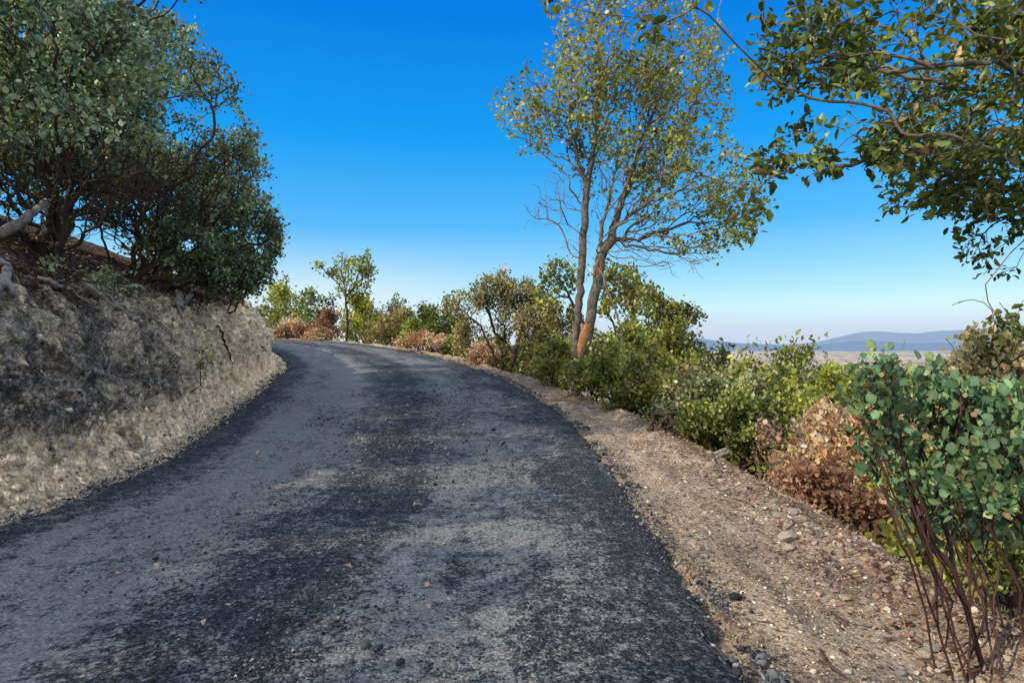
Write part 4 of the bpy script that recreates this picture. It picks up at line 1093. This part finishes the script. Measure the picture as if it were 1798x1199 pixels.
# ------------------------------------------------------------------ foreground manzanita at the right
LR = 'round'
def fg(label, base_px, d, stems, ells, n, pal, r0, size=0.034, per=6):
    b = on_ground(base_px, d, -0.03)
    limbs = []
    for st in stems:
        o_ = np.array([RNG.uniform(-.30, .25), RNG.normal(0, .12), 0])
        pts = [b + o_ + [0, 0, -.03]] + [W(p[0], p[1], d + (p[2] if len(p) > 2 else 0)) + o_ * (.45, .15, 0, 0)[min(q_, 3)] for q_, p in enumerate(st)]
        limbs.append(pts)
    root = empty('manzanita', tuple(b), label, 'shrub')
    sk = Skel()
    for l in limbs: sk.limb(l, step=0.13, wob=0.010)
    for l in limbs:
        l2 = [np.asarray(p) + np.array([RNG.normal(.03, .035), RNG.normal(0.05, .05), RNG.normal(0, .03)]) for i_, p in enumerate(l)]
        l2[0][2] = b[2] - 0.02
        sk.limb(l2, step=0.13, wob=0.012)
    nl = len(sk.P)
    sk.grow(ell_points(ells, n, 0.15), 0.5).smooth(1).radii(r0, 0.0024)
    sk.r = np.maximum(sk.r, 0.0026)
    for i in range(nl): sk.r[i] = max(sk.r[i] * 0.7, 0.0055)
    sk.mesh('stems', root, M['bark_red'], b, 6)
    ids = np.arange(len(sk.P)); ok = (sk.tips <= 4) & (ids >= nl)
    P, A_, N_, sz = leaf_scatter(sk, ids[ok], per, 0.03, size, svar=0.32, up=0.8, flat=0.0)
    N_ = unit(N_ + np.array([-0.1, -0.9, 0.35]) * RNG.random((len(P), 1)))
    leaves_mesh('foliage', root, P - b, A_, N_, sz, palette_cols(P, pal, 3, 0.7, 3, 0.15), LR, M['leaf_matte'])
GF = [(0.032, 0.070, 0.036), (0.058, 0.11, 0.058), (0.088, 0.145, 0.075), (0.13, 0.17, 0.07)]
fg('blue green manzanita with dark red stems in the right foreground', 1742, 2.95,
   [[(1695, 1060), (1625, 900), (1575, 770), (1550, 650, .1)], [(1650, 1000), (1568, 860), (1515, 735)], [(1725, 1050), (1690, 880), (1655, 740), (1640, 660)], [(1700, 1000, .2), (1620, 830, .25), (1600, 720, .3)],
    [(1660, 1060, -.1), (1590, 940, -.1), (1545, 850)], [(1740, 1000, .1), (1735, 860, .2), (1700, 720, .2)], [(1680, 1090), (1640, 980), (1620, 850)]],
   [(W(1545, 665, 3), (.12, .15, .16), 2), (W(1520, 720, 2.95), (.10, .13, .12), 1), (W(1600, 720, 3.05), (.18, .2, .2), 2.5), (W(1655, 700, 3), (.16, .2, .16), 2), (W(1640, 800, 3.1), (.25, .2, .22), 3), (W(1560, 800, 3), (.12, .15, .14), 1.2), (W(1690, 740, 3.1), (.12, .2, .15), 1.5), (W(1600, 880, 3.05), (.14, .15, .12), 1), (W(1690, 890, 3.1), (.2, .2, .16), 1.2)], 330, GF, 0.02)
fg('second blue green manzanita at the right picture edge', 1830, 2.75,
   [[(1800, 1000), (1770, 860), (1745, 740)], [(1790, 1040), (1735, 930), (1700, 820)], [(1840, 1000), (1830, 860), (1800, 720)], [(1815, 980, .2), (1790, 840, .2), (1770, 700, .3)]],
   [(W(1750, 760, 2.75), (.15, .2, .17), 2), (W(1720, 850, 2.7), (.16, .2, .16), 1.5), (W(1790, 720, 2.8), (.16, .2, .17), 2), (W(1785, 860, 2.8), (.14, .18, .2), 2), (W(1840, 800, 2.8), (.2, .2, .3), 1.5)], 270, GF, 0.018)
fg('low leggy manzanita sprouting behind the foreground stems', 1700, 3.6,
   [[(1700, 950), (1680, 860), (1660, 800)], [(1740, 960), (1745, 900), (1760, 840)], [(1660, 960), (1640, 900), (1620, 860)]],
   [(W(1690, 850, 3.6), (.3, .2, .2), 2), (W(1640, 900, 3.6), (.2, .2, .2), 1), (W(1750, 900, 3.6), (.25, .2, .25), 1)], 90, GF, 0.016, size=0.05)

# ------------------------------------------------------------------ oak whose branches hang in from the top right
bO = np.array([5.6, 3.6, ground_z(5.6, 3.6) - 0.1])
rootO = empty('oak_tree', tuple(bO), 'overhanging oak whose leafy branches hang in from the top right', 'tree')
sk = Skel()
fork = np.array([5.2, 3.7, 2.1])
sk.limb([bO, bO + [-.1, .05, 1.2], fork, np.array([4.6, 3.8, 3.6]), np.array([4.0, 4.0, 4.6])], wob=0.02)
sk.limb([fork, W(1950, 20, 3.6), W(1790, 70, 3.4), W(1690, 130, 3.3), W(1600, 155, 3.2), W(1530, 165, 3.15), W(1490, 195, 3.1), W(1420, 240, 3.05), W(1360, 290, 3.0), W(1330, 330, 3.0), W(1312, 380, 2.95)], step=.08, wob=0.008)
sk.limb([np.array([4.6, 3.8, 3.6]), W(1900, -120, 3.6), W(1700, -60, 3.3), W(1500, -30, 3.1), W(1400, -10, 3.0), W(1330, 5, 2.9)], step=.1, wob=0.01)
sk.limb([fork, W(1900, 200, 3.6), W(1800, 260, 3.5), W(1700, 290, 3.4), W(1610, 340, 3.3), W(1560, 360, 3.3)], step=.1, wob=0.01)
sk.limb([fork, W(1950, 330, 3.4), W(1830, 400, 3.3), W(1750, 470, 3.2), W(1735, 530, 3.15)], step=.1, wob=0.01)
sk.limb([W(1700, -60, 3.3), W(1560, 60, 3.2), W(1470, 110, 3.1), W(1400, 150, 3.05), W(1350, 120, 3.0)], step=.1, wob=0.01)
sk.limb([W(1600, 155, 3.2), W(1540, 210, 3.1), W(1470, 260, 3.05), W(1440, 280, 3.0)], step=.08, wob=.008)
sk.limb([W(1400, -10, 3.0), W(1330, -90, 2.8), W(1275, -20, 2.75), W(1262, 30, 2.7), W(1290, 70, 2.7)], step=.08, wob=.006)
sk.limb([W(1330, -90, 2.8), W(1220, -150, 2.6), W(1165, -60, 2.6), W(1160, 10, 2.6), W(1140, 60, 2.6)], step=.08, wob=.006)
sk.limb([W(1220, -150, 2.6), W(1080, -160, 2.5), W(990, -80, 2.5), W(975, 5, 2.5)], step=.08, wob=.006)
nl = len(sk.P)
m = lambda px, py, d, rx, ry, rz, w: (W(px, py, d), (rx, ry, rz), w)
eO = [m(1740, 60, 3.4, .55, .7, .42, 12), m(1620, 60, 3.2, .42, .6, .34, 6), m(1700, 200, 3.35, .48, .6, .34, 9), m(1800, 230, 3.5, .5, .6, .6, 13), m(1560, 110, 3.15, .28, .45, .2, 3), m(1600, 250, 3.2, .3, .4, .2, 3.2),
      m(1520, 250, 3.08, .25, .25, .13, 2.2), m(1470, 160, 3.08, .25, .25, .2, 2), m(1430, 200, 3.05, .15, .2, .15, 1), m(1790, 400, 3.4, .28, .4, .4, 3.5), m(1600, 345, 3.3, .15, .2, .09, .8), m(1745, 500, 3.15, .09, .15, .16, .7), m(1420, 60, 3.05, .26, .25, .16, 2), m(1380, 140, 3.0, .16, .15, .14, 1.1), m(1480, 20, 3.1, .25, .3, .16, 1.8),
      m(1365, 290, 3.0, .10, .1, .11, .55), m(1320, 380, 2.95, .05, .08, .14, .36), m(1450, 290, 3.02, .12, .12, .07, .6), m(1770, 560, 3.1, .06, .1, .1, .3), m(1700, 350, 3.4, .2, .25, .12, 1.2),
      m(1280, 60, 2.7, .05, .06, .05, .10), m(1145, 50, 2.6, .06, .06, .06, .16), m(975, 4, 2.5, .05, .05, .02, .08), m(1215, 0, 2.6, .10, .06, .04, .12), m(1690, 330, 3.4, .2, .2, .2, 1)]
sk.grow(ell_points(eO, 3300, 0.0, gap=0.28, gscale=3.2), 0.35).smooth(1).radii(0.13, 0.0019)
sk.r = np.maximum(sk.r, 0.002)
low_ = (sk.P[:, 0] / sk.P[:, 1] < 0.86)
sk.r[low_] = np.minimum(sk.r[low_] * 0.5, 0.012).clip(0.0019)
sk.mesh('trunk', rootO, M['bark_oak'], bO, 7, rmin=0.012)
sk.mesh('branches', rootO, M['bark_twig'], bO, 5, rmax=0.012)
ids = np.arange(len(sk.P)); ok = (sk.tips <= 2) & (ids >= nl)
P, A_, N_, sz = leaf_scatter(sk, ids[ok], 4, 0.022, 0.042, svar=0.4, up=-0.1, flat=0.6)
leaves_mesh('crown', rootO, P - bO, A_, N_, sz, palette_cols(P, [(0.025, 0.04, 0.01), (0.05, 0.072, 0.017), (0.085, 0.11, 0.027), (0.17, 0.185, 0.045)], 2.2, 0.7, 9, 0.25), 'oak', M['leaf_oak'])

# ------------------------------------------------------------------ bushes and trees round the bend
for args in [
    ('oak_tree', 'light green tree at the left beside the bank end', 492, 52, 5.0, 495, YGRN, 'tree', 900, 0.15, 0.15),
    ('oak_tree', 'dark oak with open branches right of the light green tree', 549, 57, 4.4, 508, OAKD, 'tree', 600, 0.16, 0.4),
    ('bush', 'dull green bush half hidden by the bank end', 462, 48, 3.2, 530, OAKY, 'bush', 500, 0.14, 0.1),
    ('dry_bush', 'pinkish brown leaved bush at the road edge by the bank end', 512, 47.5, 3.6, 562, BROWN, 'dry bush', 700, 0.12, 0.03),
    ('dry_bush', 'brown twiggy bush left of the slim sapling', 568, 46, 3.0, 540, REDBR, 'dry bush', 450, 0.11, 0.15),
    ('dry_bush', 'low salmon brown bush right in front of the twiggy one', 562, 44.0, 2.6, 582, BROWN, 'dry bush', 400, 0.11, 0.03),
    ('bush', 'bright yellow green bush right of the slim sapling', 640, 42.5, 2.3, 518, YGRN, 'bush', 600, 0.13, 0.05),
    ('bush', 'olive bush with brown tint right of the yellow green bush', 690, 40.5, 3.6, 535, OLIVE, 'bush', 800, 0.12, 0.05),
    ('pine_tree', 'grey green wispy pine far behind the olive bush', 688, 68, 3.6, 515, BLUEG, 'tree', 380, 0.2, 0.25),
    ('oak_tree', 'broad mid green tree behind the brown bushes', 742, 46, 4.6, 528, MGRN, 'tree', 1000, 0.14, 0.1),
    ('oak_tree', 'deeper green tree right of the broad one', 790, 44, 3.6, 532, OAKD, 'tree', 800, 0.14, 0.1),
    ('dry_bush', 'orange brown low bush at the road edge under the green trees', 752, 34.0, 3.2, 585, BROWN, 'dry bush', 700, 0.09, 0.03),
    ('bush', 'small round pale green bush behind the orange brown one', 800, 33.5, 1.3, 582, YGRN, 'bush', 350, 0.09, 0.05),
    ('dry_bush', 'brown and olive bush left of the open manzanita', 830, 28.5, 2.0, 555, OLIVE, 'dry bush', 500, 0.08, 0.03),
    ('dry_bush', 'reddish brown low bush at the road edge by the open manzanita', 852, 26.3, 1.3, 598, BROWN, 'dry bush', 300, 0.07, 0.03),
    ('bush', 'green bush behind the yellow green bush', 625, 52, 4.5, 528, MGRN, 'bush', 500, 0.15, 0.05),
    ('bush', 'small yellow bush between the olive bush and the green trees', 725, 37.5, 1.6, 560, YGRN, 'bush', 350, 0.1, 0.05)]:
    nm, lab, px, d, w, tp, pal, cat, n, size, lift = args
    dry = nm == 'dry_bush'
    bush(nm, lab, px, d, w, 3, pal, top=tp, n=n, per=8, size=size, lmat='leaf_dry' if dry else 'leaf_oak', bark='bark_red' if dry else 'bark_dark', lift=lift, cat=cat, pscale=0.6,
         nst=4, r0=0.08, leaf='hex', gap=0.18)
bS = on_ground(609, 42.0)
dS = 42.0
plant('sapling', 'slim dark stemmed sapling standing above the brush at the bend', 'sapling', bS,
      [[bS, W(610, 560, dS), W(607, 520, dS), W(612, 480, dS), W(608, 445, dS)], [W(608, 525, dS), W(595, 500, dS), W(575, 480, dS), W(557, 463, dS)], [W(608, 535, dS), W(622, 500, dS), W(635, 465, dS), W(645, 435, dS)], [W(609, 520, dS), W(630, 495, dS), W(655, 470, dS)], [W(609, 520, dS), W(600, 480, dS), W(603, 442, dS)]],
      [(W(620, 490, dS), (1.3, 1.3, 1.3), 5), (W(612, 460, dS), (.9, .9, .9), 3), (W(642, 450, dS), (.35, .4, .6), 1.2), (W(645, 475, dS), (.5, .5, .4), 1.2), (W(580, 480, dS), (.5, .5, .25), 1), (W(560, 466, dS), (.25, .3, .15), .5), (W(630, 520, dS), (.7, .7, .7), 2.4)],
      n=560, per=3, size=0.12, spread=0.13, pal=YGRN, lmat='leaf_oak', bark='bark_dark', r0=0.085, rtip=0.012, gap=0.3, shell=0.05, bf=.3)

# far woodland on the slope: nobody could count it
cs = []
for _ in range(1500):
    s_ = RNG.uniform(-20, 95); t_ = 24 * math.exp(RNG.uniform(0, 2.5))
    cs.append((s_, t_))
cs = np.array(cs); x, y, z, nx, ny = path(cs[:, 0])
cx, cy = x + (cs[:, 1]) * nx, y + cs[:, 1] * ny
cz = z * np.clip(1 - cs[:, 1] / 100, 0, 1) + np.interp(cs[:, 1], _rt, _rz)
keep = (cy > 6)
cx, cy, cz = cx[keep], cy[keep], cz[keep]
nb = len(cx); per = 110
rad = RNG.uniform(1.6, 3.4, nb)
d_ = unit(RNG.normal(size=(nb, per, 3))); d_[:, :, 2] = np.abs(d_[:, :, 2]) * 1.2 - 0.25
P = (np.stack([cx, cy, cz + rad * 0.7], 1)[:, None, :] + d_ * rad[:, None, None] * (0.75 + 0.3 * RNG.random((nb, per, 1)))).reshape(-1, 3)
cc = np.repeat(palette_cols(np.stack([cx, cy, cz], 1), OAKY + [(0.18, 0.2, 0.05)], 0.05, 0.8, 2, 0.1), per, axis=0) * RNG.uniform(0.6, 1.3, (nb * per, 1))
wd = leaves_mesh('far_woodland', None, P, unit(RNG.normal(size=P.shape) + [0, 0, .5]), unit(d_.reshape(-1, 3) + 0.5 * RNG.normal(size=P.shape)), RNG.uniform(.4, .8, len(P)), cc, 'hex', M['leaf_oak'])
tag(wd, 'far green oak woodland covering the slope down to the valley', 'woodland', kind='stuff')

# ------------------------------------------------------------------ loose material: gravel, talus, pebbles, litter, dry grass
ico = np.array([(0, 0, 1)] + [(0.894 * math.cos(i * 1.2566), 0.894 * math.sin(i * 1.2566), 0.447) for i in range(5)] + [(0.894 * math.cos(i * 1.2566 + .6283), 0.894 * math.sin(i * 1.2566 + .6283), -0.447) for i in range(5)] + [(0, 0, -1)])
icoF = np.array([(0, 1 + i, 1 + (i + 1) % 5) for i in range(5)] + [(1 + i, 6 + i, 1 + (i + 1) % 5) for i in range(5)] + [(6 + i, 6 + (i + 1) % 5, 1 + (i + 1) % 5) for i in range(5)] + [(11, 6 + (i + 1) % 5, 6 + i) for i in range(5)])
def stones(name, P, size, cols, mat, label, cat, flat=0.7):
    n = len(P)
    q = unit(RNG.normal(size=(n, 4))); w_, x_, y_, z_ = q.T
    Rm = np.stack([np.stack([1 - 2 * (y_ ** 2 + z_ ** 2), 2 * (x_ * y_ - z_ * w_), 2 * (x_ * z_ + y_ * w_)], 1), np.stack([2 * (x_ * y_ + z_ * w_), 1 - 2 * (x_ ** 2 + z_ ** 2), 2 * (y_ * z_ - x_ * w_)], 1), np.stack([2 * (x_ * z_ - y_ * w_), 2 * (y_ * z_ + x_ * w_), 1 - 2 * (x_ ** 2 + y_ ** 2)], 1)], 1)
    v = ico[None] * (1 + 0.28 * RNG.normal(size=(n, 12, 1))) * RNG.uniform(0.55, 1.2, (n, 1, 3))
    v = np.einsum('nij,nkj->nki', Rm, v); v[:, :, 2] *= flat
    V = P[:, None, :] + v * size[:, None, None]
    F = (icoF[None] + (np.arange(n) * 12)[:, None, None]).reshape(-1, 3)
    o = mesh_obj(name, V.reshape(-1, 3), F, mat, cols=np.repeat(cols, 12, axis=0))
    return tag(o, label, cat, kind='stuff')

def st_xyz(s, t, dz=0):
    x, y, z, nx, ny = path(s); return np.stack([x + t * nx, y + t * ny, z + dz], 1)
# asphalt crumbs: thick along the ragged right edge, sparser over the mat
n = 9000
s = 1.0 * np.exp(RNG.uniform(0, 1, n) * math.log(32)) - 3.2 + 1.5
t = edge_jit(s, 9) + np.abs(RNG.normal(0, 0.11, n)) * np.where(RNG.random(n) < .5, 1, -1.2) + 0.02
kq = fbm(np.stack([s, t * 3, 0 * s], 1), 2.2, 3, 71) + 0.1 > RNG.uniform(-.3, .3, n); s, t = s[kq], t[kq]
s_l = np.exp(RNG.uniform(0, math.log(32), 6000)) - 0.5; t_l = -roadw(s_l) + edge_jit(s_l, 3) + RNG.normal(0, .09, 6000)
n2 = 60000
s2_ = np.exp(RNG.uniform(0, math.log(18), n2)) - 2.2; t2 = RNG.uniform(-1, 0, n2) * roadw(s2_)
g = fbm(np.stack([t2 * 1.2, s2_ * .4, 0 * s2_], 1), 1.1, 3, 77) + 0.7 * np.exp(-((t2 + 2.8) / .8) ** 2) - 0.35
k_ = g > RNG.uniform(-.4, .4, n2); s2_, t2 = s2_[k_], t2[k_]
P = np.concatenate([st_xyz(s, t, 0.022 + 0.03 * (np.abs(t) < .06)), st_xyz(s_l, t_l, 0.045), st_xyz(s2_, t2, 0.052)])
near_ = np.clip(P[:, 1] / 9, 0.55, 2.2)
size = np.concatenate([0.008 * np.exp(RNG.normal(size=len(s)) * .6), 0.008 * np.exp(RNG.normal(size=len(s_l)) * .6), 0.0065 * np.exp(RNG.normal(size=len(s2_)) * .55)]) * near_ ** 0.5
cols = np.array([0.05, 0.052, 0.058])[None] * np.exp(RNG.normal(size=(len(P), 1)) * .7)
br = RNG.random(len(P)) > 0.90; cols[br] = np.array([0.30, 0.29, 0.27]); br = RNG.random(len(P)) < 0.3; cols[br] = np.array([0.14, 0.145, 0.15])
stones('loose_gravel', P, size, cols.clip(0.01, .5), M['grit'], 'dark loose asphalt crumbs along the right road edge', 'gravel')
# talus at the toe of the bank
n = 9000
s = np.exp(RNG.uniform(0, math.log(36), n)) - 1.0
t = toe(s) + 0.10 - np.abs(RNG.normal(0, 0.16, n)) + 0.2 * RNG.random(n)
x, y, z, nx, ny = path(s); bx, by = x + t * nx, y + t * ny
bzv = np.array([bank_z(float(a_), float(b_)) for a_, b_ in zip(bx, by)])
P = np.stack([bx, by, bzv + 0.005], 1)
size = 0.011 * np.exp(RNG.normal(size=n) * .75) * np.clip(P[:, 1] / 9, .7, 1.6) ** .5
cols = np.array([0.38, 0.315, 0.235])[None] * np.exp(RNG.normal(size=(n, 1)) * .35)
stones('talus', P, size.clip(.005, .045), cols.clip(.03, .6), M['grit'], 'pale crumbled rock lying along the foot of the bank', 'rubble')
# pebbles on the shoulder
n = 11000
s = np.exp(RNG.uniform(0, math.log(24), n)) - 2.0; t = RNG.uniform(0.05, 1.15, n) * shoulder_w(s)
P = st_xyz(s, t, 0.012); P[:, 2] = [sh_z(float(q_[0]), float(q_[1])) + 0.001 for q_ in P]
size = 0.0052 * np.exp(RNG.normal(size=n) * .6) * np.clip(P[:, 1] / 7, .7, 1.6) ** .5
cols = np.array([0.33, 0.27, 0.20])[None] * np.exp(RNG.normal(size=(n, 1)) * .5)
stones('pebbles', P, size, cols.clip(.03, .6), M['grit'], 'small pebbles strewn over the dirt shoulder', 'pebbles')
# leaf litter under the manzanitas and along the shoulder's outer edge
n = 16000
s = RNG.uniform(0, 24, n); t = toe(s) - RNG.uniform(0.9, 6, n)
x, y, z, nx, ny = path(s); bx, by = x + t * nx, y + t * ny
P1 = np.stack([bx, by, np.array([bank_z(float(a_), float(b_)) for a_, b_ in zip(bx, by)]) + 0.008], 1)
s = np.exp(RNG.uniform(0, math.log(16), 5000)) - 1.5; w_ = shoulder_w(s); t = w_ * (1.05 + 0.22 * RNG.normal(size=len(s)))
P2 = st_xyz(s, t, 0.02); P2[:, 2] = [sh_z(float(q_[0]), float(q_[1])) + 0.012 for q_ in P2]
P = np.concatenate([P1, P2])
cols = palette_cols(P, [(0.07, 0.04, 0.03), (0.17, 0.10, 0.07), (0.27, 0.18, 0.13), (0.38, 0.30, 0.24)], 2, .9, 6, .3)
ll = leaves_mesh('leaf_litter', None, P, unit(RNG.normal(size=P.shape) * [1, 1, .25]), unit(RNG.normal(size=P.shape) * .45 + [0, 0, 1]), RNG.uniform(.02, .05, len(P)), cols, 'hex', M['leaf_dry'])
tag(ll, 'brown fallen leaves covering the slope under the manzanitas', 'leaf litter', kind='stuff')
# dry grass at the outer edge of the shoulder
n = 2400
cl_ = RNG.integers(0, 90, n)
cs_ = np.exp(RNG.uniform(math.log(1.5), math.log(6), 90)) - 1.2; ct_ = RNG.normal(.12, .16, 90)
s = cs_[cl_] + RNG.normal(0, .07, n); t = shoulder_w(s) + ct_[cl_] + RNG.normal(0, .07, n)
P = st_xyz(s, t, -0.02); P[:, 2] += np.interp(t - shoulder_w(s), _rt, _rz)
A_ = unit(RNG.normal(size=P.shape) * [.8, .8, .3] + [0, 0, .75])
gr = leaves_mesh('dry_grass', None, P, A_, unit(RNG.normal(size=P.shape)), RNG.uniform(.04, .16, n), palette_cols(P, [(.10, .075, .045), (.19, .145, .085), (.26, .21, .14)], 2, .8, 5, .2), 'needle', M['leaf_dry'])
tag(gr, 'thin dry straw coloured grass at the shoulder edge', 'grass', kind='stuff')

# individual stones on the shoulder
def rock_mesh(name, seed, mat):
    import bmesh
    bm = bmesh.new(); bmesh.ops.create_icosphere(bm, subdivisions=3, radius=1)
    Vv = np.array([v.co for v in bm.verts])
    f = 1 + 0.35 * fbm(Vv, 1.1, 3, seed) + 0.10 * fbm(Vv, 4, 2, seed + 2)
    ax = unit(np.random.default_rng(seed).normal(size=(9, 3)))
    for v, k_ in zip(bm.verts, f):
        p = np.array(v.co) * k_
        for a_ in ax:
            dd_ = float(p @ a_)
            if dd_ > 0.72: p = p - a_ * (dd_ - 0.72) * 0.9
        v.co = p * np.array([1.15, .9, .62])
    me = bpy.data.meshes.new(name); bm.to_mesh(me); bm.free(); me.materials.append(mat)
    return me
RM = [rock_mesh('stone', 100 + i, M['stone'] if i % 3 else M['stone_grey']) for i in range(6)]
def stone(px, py, wpx, i, label, group=None):
    # find the ground under that direction
    d = 3.0
    for _ in range(400):
        p = W(px, py, d)
        if p[2] <= sh_z(p[0], p[1]) + 0.01: break
        d += 0.03
    o = bpy.data.objects.new('stone', RM[i % 6]); put(o)
    r = wpx / FPX * d * 0.5
    o.location = (p[0], p[1], sh_z(p[0], p[1]) + r * 0.30); o.scale = (r, r, r * RNG.uniform(.8, 1.1)); o.rotation_euler = (RNG.normal(0, .15), RNG.normal(0, .15), RNG.uniform(0, 6.28))
    tag(o, label, 'stone', group)
for i, (px, py, w_, lab) in enumerate([
    (1247, 797, 15, 'pale stone touching the split log chunk'), (1247, 818, 18, 'flat tan stone left of the log chunk'), (1383, 945, 32, 'long pale stone in the middle of the shoulder'), (1363, 893, 17, 'pale stone below the sunlit dirt patch'),
    (1392, 900, 24, 'flat stone near the maroon bush'), (1367, 906, 18, 'tan stone left of the flat one'), (1273, 860, 16, 'dark flat stone at the edge of the sunlit streak'), (1384, 962, 24, 'flat stone just below the long pale one'),
    (1622, 1150, 30, 'rounded pale stone near the foreground stems'), (1635, 1140, 26, 'grey stone leaning on the rounded pale one'), (1450, 1027, 16, 'white stone alone in the lower shoulder'), (1484, 1050, 22, 'buff stone right of the white one'),
    (1582, 1186, 22, 'stone at the bottom edge below the twigs'), (1532, 1068, 18, 'pinkish stone under the manzanita stems'), (1556, 1038, 18, 'stone half under the manzanita'), (1040, 716, 13, 'grey boulder at the foot of the tall tree'), (821, 1085, 14, 'dark lump lying alone on the road')]):
    stone(px, py, w_, i, lab)
for i in range(38):
    py = 760 + 420 * RNG.random() ** 0.8
    xr = np.interp(py, [720, 800, 880, 1020, 1199], [1000, 1085, 1150, 1240, 1340]); xl = np.interp(py, [720, 800, 960, 1199], [1080, 1230, 1480, 1660])
    stone(xr + (xl - xr) * RNG.random(), py, RNG.uniform(5, 12), i, 'small loose stone, one of many strewn over the dirt shoulder', 'small stones on the shoulder')
# fallen leaves on the road
lm, lf = LEAF['oak']
me = bpy.data.meshes.new('fallen_leaf'); me.from_pydata([tuple(v * np.array([1.4, 1, 2.5])) for v in lm], [], [tuple(int(j) for j in f) for f in lf])
kk = NT('fallen_leaf_tan'); me.materials.append(kk.done(kk.bsdf(kk.mix(kk.noise(kk.pos(), 25), (0.34, 0.22, 0.13), (0.52, 0.42, 0.31)), 0.7, 0.2)))
for i, (px, py) in enumerate([(748, 1068), (756, 1032), (732, 890), (640, 790), (560, 835), (455, 795), (525, 870), (452, 910), (277, 996), (357, 1107), (618, 1005), (735, 886), (780, 788), (1295, 1145), (1302, 1170), (210, 1015), (690, 700), (1090, 790)]):
    d = 2.5
    for _ in range(500):
        p = W(px, py, d)
        if p[2] <= ground_z(p[0], p[1]) + 0.05: break
        d += 0.03
    o = bpy.data.objects.new('fallen_leaf', me); put(o); sc_ = RNG.uniform(.035, .06)
    o.location = (p[0], p[1], ground_z(p[0], p[1]) + 0.075); o.scale = (sc_,) * 3; o.rotation_euler = (RNG.normal(0, .4), RNG.normal(0, .4), RNG.uniform(0, 6.28))
    tag(o, 'small curled tan leaf lying on the road surface', 'leaf', 'fallen leaves on the road')
# twigs on the shoulder
def gp(px, py, up=0.03):
    d = 2.5
    for _ in range(600):
        p = W(px, py, d)
        if p[2] <= sh_z(p[0], p[1]) + up * .5: break
        d += 0.02
    return p
for lab, pts, r_ in [('thin curved twig on the lower shoulder near the bottom edge', [(1440, 1140), (1450, 1160), (1470, 1178), (1498, 1198)], .008), ('short dark twig on the shoulder near the asphalt edge', [(1160, 890), (1172, 898), (1188, 906)], .009),
                     ('pale twig lying across the sunlit streak', [(1292, 876), (1308, 880), (1322, 890)], .006), ('forked thin twig below the long pale stone', [(1456, 975), (1462, 990), (1490, 1006)], .006),
                     ('dark stick right of the long pale stone', [(1375, 935), (1390, 922), (1408, 912)], .007), ('bent twig on the shoulder below the white stone', [(1460, 1075), (1475, 1085), (1487, 1095)], .008), ('twig pointing up under the manzanita', [(1582, 1028), (1590, 1045), (1606, 1054)], .008)]:
    wood('twig', lab, 'twig', [[gp(a_, b_) for a_, b_ in pts]], [r_], M['deadred'], sides=5, wob=.006)

# ------------------------------------------------------------------ light
SUN_EL, SUN_AZ = R(SUN_E), math.atan2(SUN_X, SUN_Y)            # azimuth from +Y towards +X
Sd = Vector((math.sin(SUN_AZ) * math.cos(SUN_EL), math.cos(SUN_AZ) * math.cos(SUN_EL), math.sin(SUN_EL)))
sun = bpy.data.lights.new('sun', 'SUN'); sun.energy = SUN_STRENGTH; sun.angle = R(0.5); sun.color = (1.0, 0.87, 0.66)
so = put(bpy.data.objects.new('sun', sun)); so.rotation_euler = Sd.to_track_quat('Z', 'Y').to_euler(); so.location = (-30, -10, 30)

wd_ = bpy.data.worlds.new('World'); scene.world = wd_; wd_.use_nodes = True
nt = wd_.node_tree; nt.nodes.clear()
out = nt.nodes.new('ShaderNodeOutputWorld'); bg = nt.nodes.new('ShaderNodeBackground')
sky = nt.nodes.new('ShaderNodeTexSky'); sky.sky_type = 'NISHITA'; sky.sun_disc = False
sky.sun_elevation = SUN_EL; sky.sun_rotation = SUN_AZ; sky.altitude = 300; sky.air_density = 1.0; sky.dust_density = 0.6; sky.ozone_density = 2.0
L = nt.links.new
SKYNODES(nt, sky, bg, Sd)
L(bg.outputs[0], out.inputs[0])

scene.render.engine = 'CYCLES'
scene.view_settings.view_transform = 'Standard'
try: scene.view_settings.look = 'None'
except Exception: pass
scene.view_settings.exposure = 0
scene.render.resolution_x, scene.render.resolution_y = 1024, 682
scene.cycles.max_bounces = 6; scene.cycles.diffuse_bounces = 3; scene.cycles.transmission_bounces = 4; scene.cycles.transparent_max_bounces = 4
